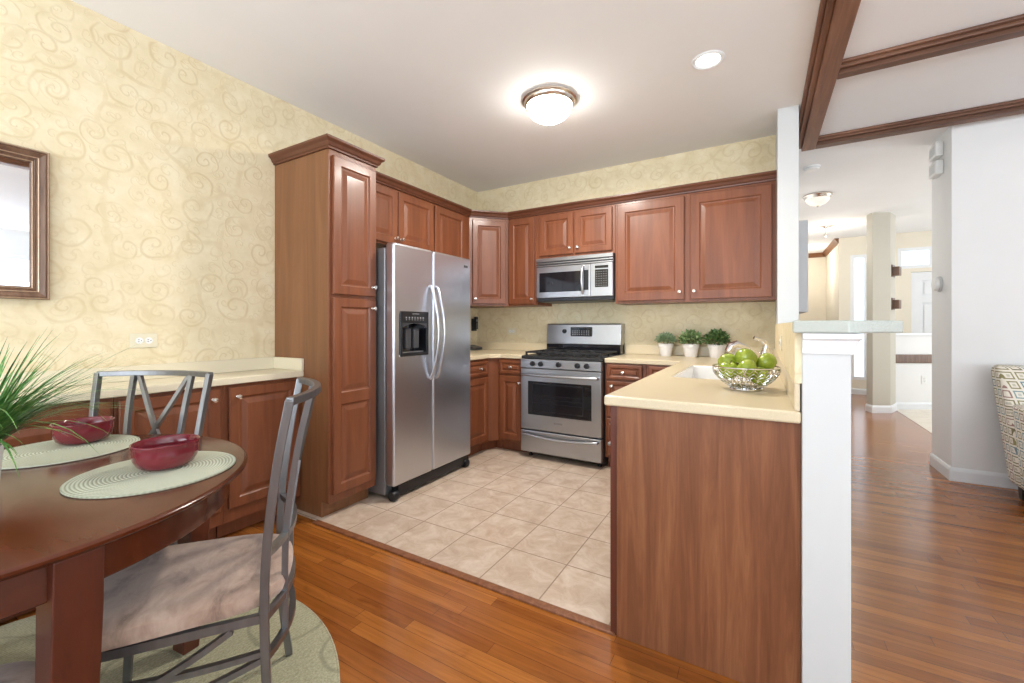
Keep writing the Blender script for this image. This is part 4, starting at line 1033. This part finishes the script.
# ------------------------------------------------------------------ dining group
TX, TY = 1.07, -3.83
t = thing('area_rug', 'round sage woven rug under the dining table', 'rug', (1.088, -3.768, 0.0))
MB().lathe([(0.0, 0.0005), (0.845, 0.0005), (0.850, 0.005), (0.845, 0.010), (0.0, 0.011)], (0, 0, 0), 'z', 96).build('pile', 'rug', t)
MB().tube([(0.848*math.cos(2*PI*k/96), 0.848*math.sin(2*PI*k/96), 0.006) for k in range(96)], 0.0055, 6, True).build('border_binding', 'rug', t)
RZ = 0.0115
t = thing('dining_table', 'round dark mahogany dining table standing on the rug', 'table', (1.065, -3.782, RZ))
O_ = RZ
top = [(0.0, 0.724), (0.575, 0.724), (0.588, 0.727), (0.594, 0.732), (0.596, 0.735), (0.603, 0.738), (0.604, 0.744), (0.600, 0.7485), (0.594, 0.75), (0.0, 0.75)]
MB().lathe([(r, z-O_) for r, z in top], (0, 0, 0), 'z', 128).build('tabletop', 'table_wood', t)
MB().lathe([(0.530, 0.643-O_), (0.552, 0.643-O_), (0.555, 0.646-O_), (0.555, 0.7235-O_), (0.530, 0.7235-O_), (0.530, 0.643-O_)], (0, 0, 0), 'z', 96, caps=False).build('apron', 'table_wood', t)
for k in range(4):
    a = math.radians(6.0+90*k); Rm = Matrix.Rotation(a, 4, 'Z')
    m = MB()
    prof = [(0.576, 0.7235), (0.572, 0.60), (0.561, 0.45), (0.544, 0.25), (0.526, 0.0)]
    rings = []
    for (ro, z), hwid in zip(prof, (0.039, 0.039, 0.038, 0.036, 0.033)):
        dp = 0.075-0.022*(1-z/0.7155)
        rings.append([m.bm.verts.new(Rm @ Vector((x, y, max(0.0005, z-O_)))) for x, y in ((ro, -hwid), (ro, hwid), (ro-dp, hwid), (ro-dp, -hwid))])
    for q, w_ in zip(rings, rings[1:]):
        for j in range(4): m.bm.faces.new([q[j], q[(j+1) % 4], w_[(j+1) % 4], w_[j]])
    m.bm.faces.new(rings[0]); m.bm.faces.new(rings[-1][::-1])
    m.build('leg', 'table_leg', t, bevel=0.003)
# placemats and bowls
TZ = 0.7502
def placemat(label, x, y, r):
    t = thing('placemat', label, 'placemat', (x, y, TZ), 0, 'braided placemats')
    MB().lathe([(0.0, 0.0), (r-0.003, 0.0), (r, 0.002), (r-0.003, 0.0045), (0.0, 0.005)], (0, 0, 0), 'z', 96).build('braid', 'placemat', t)
    MB().tube([(r*math.cos(2*PI*k/72), r*math.sin(2*PI*k/72), 0.003) for k in range(72)], 0.0028, 6, True).build('rim_cord', 'placemat', t)
placemat('pale braided placemat nearer the camera, under the nearer red bowl', 1.285, -3.470, 0.192)
placemat('pale braided placemat beside the grass plant, under the farther red bowl', 0.745, -3.535, 0.195)
def bowl(label, x, y, r=0.083):
    t = thing('bowl', label, 'bowl', (x, y, TZ+0.0052), 0, 'red bowls on the placemats')
    k = r/0.083
    prof = [(0.0, 0.0), (0.050, 0.0), (0.055, 0.002), (0.070, 0.012), (0.079, 0.030), (0.0815, 0.050), (0.0805, 0.060), (0.083, 0.068), (0.084, 0.073), (0.081, 0.074), (0.077, 0.068), (0.076, 0.050), (0.072, 0.030), (0.060, 0.013), (0.040, 0.007), (0.0, 0.006)]
    MB().lathe([(a*k, b) for a, b in prof], (0, 0, 0), 'z', 48).build('vessel', 'red_bowl', t)
    MB().tube([(0.0825*k*math.cos(2*PI*i/48), 0.0825*k*math.sin(2*PI*i/48), 0.0735) for i in range(48)], 0.0025, 6, True).build('rim', 'red_bowl', t)
    MB().lathe([(0.044*k, -0.0002), (0.046*k, 0.002)], (0, 0, 0), 'z', 32).build('foot', 'red_bowl', t)
bowl('glossy cranberry red bowl nearer the camera on its placemat', 1.260, -3.438, 0.082)
bowl('glossy cranberry red bowl farther left behind the grass blades', 0.675, -3.468)
# grass plant
t = thing('grass_plant', 'green grass plant in a white pot at the table centre', 'plant', (1.082, -3.778, TZ))
MB().lathe([(0.0, 0.0), (0.040, 0.0), (0.043, 0.003), (0.052, 0.110), (0.053, 0.117), (0.048, 0.117), (0.045, 0.10), (0.0, 0.10)], (0, 0, 0), 'z', 36).build('pot', 'ceramic', t)
MB().lathe([(0.0, 0.108), (0.045, 0.105)], (0, 0, 0), 'z', 20, caps=False).build('soil', 'soil', t)
m = MB(); rs = random.Random(11)
for k in range(380):
    a = rs.uniform(0, 2*PI); L = rs.uniform(0.16, 0.36); sp_ = rs.uniform(0.05, 1.0)**0.7
    if k > 230: L = rs.uniform(0.32, 0.46); sp_ = rs.uniform(0.6, 1.0)
    b0 = Vector((0.035*rs.random()*math.cos(a), 0.035*rs.random()*math.sin(a), 0.105))
    hz = Vector((math.cos(a), math.sin(a), 0)); side = Vector((-math.sin(a), math.cos(a), 0)); w = rs.uniform(0.0024, 0.0044)
    n = 8; prev = None; p = b0.copy(); ang = rs.uniform(0.05, 0.25)+sp_*0.65; droop = sp_*rs.uniform(0.08, 0.24)
    for i in range(n+1):
        ww = w*(1-(i/n)**2*0.95); c_ = (m.bm.verts.new(p-side*ww), m.bm.verts.new(p+side*ww))
        if prev: f = m.bm.faces.new([prev[0], prev[1], c_[1], c_[0]]); f.smooth = True
        prev = c_; p = p + (hz*math.sin(ang)+Vector((0, 0, math.cos(ang))))*L/n; ang += droop
        if p.z < 0.012: break
m.build('foliage', 'grass', t, normals=False)

# chairs
def make_chair(name, label, loc, rot):
    t = thing(name, label, 'chair', loc, rot, 'metal dining chairs around the table')
    gm = 'gun_metal'; r = 0.0095
    ups = {}
    for s_ in (-1, 1):
        pts = spline([(s_*0.200, -0.204, 0.001), (s_*0.201, -0.180, 0.20), (s_*0.205, -0.174, 0.42), (s_*0.214, -0.182, 0.60), (s_*0.230, -0.206, 0.80), (s_*0.241, -0.236, 0.972)], 6)
        MB().tube(pts, r, square=True, up=(1, 0, 0), aspect=1.15).build('back_post', gm, t, bevel=0.002)
        lg = MB().tube([(s_*0.20, 0.235, 0.40), (s_*0.202, 0.24, 0.2), (s_*0.205, 0.25, 0.001)], 0.010, square=True, up=(1, 0, 0)).build('front_leg', gm, t, bevel=0.002)
        MB().lathe([(0.0, 0.0), (0.015, 0.0), (0.015, 0.01), (0.0, 0.011)], (s_*0.205, 0.25, 0.0), 'z', 14).build('foot_cap', 'black_plastic', lg)
        # side braces
        MB().tube(arc((s_*0.201, -0.176, 0.300), (s_*0.202, 0.238, 0.320), (0, 0, -0.012)), 0.0075, square=True, up=(1, 0, 0)).build('side_brace', gm, t)
        MB().tube(arc((s_*0.203, -0.100, 0.378), (s_*0.203, 0.241, 0.245), (0, 0, -0.02)), 0.0075, square=True, up=(1, 0, 0)).build('side_brace', gm, t)
        MB().tube(arc((s_*0.201, -0.177, 0.285), (s_*0.203, 0.242, 0.19), (0, 0, -0.01)), 0.0075, square=True, up=(1, 0, 0)).build('side_brace', gm, t)
    MB().tube(arc((-0.245, -0.236, 0.968), (0.245, -0.236, 0.968), (0, -0.062, 0.0), 15), 0.0105, square=True, up=(0, 0, 1)).build('top_rail', gm, t, bevel=0.002)
    by = lambda x, b: -b*(1-(x/0.22)**2)
    for z, y0, w in ((0.565, -0.180, 0.212), (0.395, -0.176, 0.204), (0.285, -0.177, 0.202)):
        MB().tube(arc((-w, y0, z), (w, y0, z), (0, -0.050, 0), 13), 0.009, square=True, up=(0, 0, 1)).build('back_rail', gm, t)
    for s_ in (-1, 1):
        MB().tube(spline([(s_*0.105, -0.215, 0.285), (s_*0.107, -0.217, 0.565), (s_*0.120, -0.246, 0.80), (s_*0.128, -0.280, 0.962)], 5), 0.0085, square=True, up=(1, 0, 0)).build('back_bar', gm, t)
        MB().tube(spline([(s_*-0.100, -0.220, 0.575), (0.0, -0.244, 0.745), (s_*0.112, -0.288, 0.962)], 5), 0.0075, square=True, up=(1, 0, 0)).build('cross_bar', gm, t)
    m = MB(); m.tube([(-0.2, -0.165, 0.392), (0.2, -0.165, 0.392), (0.2, 0.235, 0.392), (-0.2, 0.235, 0.392)], 0.011, square=True, closed=True, up=(0, 0, 1)); m.build('seat_frame', gm, t)
    # cushion
    m = MB(); n = 12; lay = []
    for z, sc in ((0.404, 0.95), (0.410, 1.0), (0.430, 1.025), (0.448, 1.0), (0.458, 0.92), (0.463, 0.70), (0.465, 0.35)):
        ring = []
        for k in range(40):
            a = 2*PI*k/40; cx, cy = math.cos(a), math.sin(a); q = (abs(cx)**5+abs(cy)**5)**(-1/5)
            ring.append(m.bm.verts.new((cx*q*(0.208+0.018*cy*q)*sc-(0.0), cy*q*0.235*sc+0.035-(0.022*(1-cx*cx*q*q) if cy < 0 else 0), z)))
        lay.append(ring)
    for a_, b_ in zip(lay, lay[1:]):
        for k in range(40): f = m.bm.faces.new([a_[k], a_[(k+1) % 40], b_[(k+1) % 40], b_[k]]); f.smooth = True
    m.bm.faces.new(lay[0][::-1]); m.bm.faces.new(lay[-1]).smooth = True
    m.build('seat_cushion', 'suede', t)
    return t
ch = make_chair('dining_chair', 'pewter metal dining chair in front, turned away with its broad taupe suede seat in view', (1.405, -3.397, RZ), 2.511)
dup(ch, (0.775, -3.470, RZ), 3.602, 'metal dining chair back standing between the table and the dining-side cabinets')
dup(ch, (1.572, -4.037, RZ), math.radians(57), 'dining chair at the lower left corner with only its suede seat edge showing')

# ------------------------------------------------------------------ armchair
t = thing('armchair', 'upholstered armchair in a squares print against the white living room wall', 'armchair', (4.735, -0.02, 0), 0)
# back with flared top
Mx = Matrix(((0,0,1,0),(1,0,0,0),(0,1,0,0),(0,0,0,1)))   # (a,b,w)->(w,a,b): profile in y,z extruded along x
m = MB(); m.prism([(0.14, 0.09), (0.30, 0.09), (0.36, 0.55), (0.40, 0.86), (0.36, 0.905), (0.26, 0.90), (0.20, 0.72), (0.14, 0.45)], -0.50, 0.50, Mx); m.taper(0.86, 0.155); m.build('back', 'squares', t, bevel=0.03, seg=4)
for s_ in (-1, 1):
    m = MB(); a, b = (-0.50, -0.36) if s_ < 0 else (0.36, 0.50)
    m.prism([(-0.50, 0.09), (0.135, 0.09), (0.135, 0.66), (-0.36, 0.62), (-0.50, 0.58)], a, b, Mx); m.taper(0.86, 0.155); m.build('arm', 'squares', t, bevel=0.025, seg=4)
MB().box(-0.312, 0.312, -0.48, 0.135, 0.10, 0.30).build('seat_base', 'squares', t, bevel=0.015)
MB().box(-0.325, 0.325, -0.52, 0.135, 0.302, 0.46).build('seat_cushion', 'squares', t, bevel=0.04, seg=4)
for x in (-0.42, 0.42):
    for y in (-0.42, 0.22):
        m = MB(); rings = []
        m.tube([(x*0.9, y, 0.095), (x*0.91, y*1.02, 0.001)], 0.03, square=True, rads=[0.030, 0.020], up=(1, 0, 0)); m.build('leg', 'wicker_dark', t)
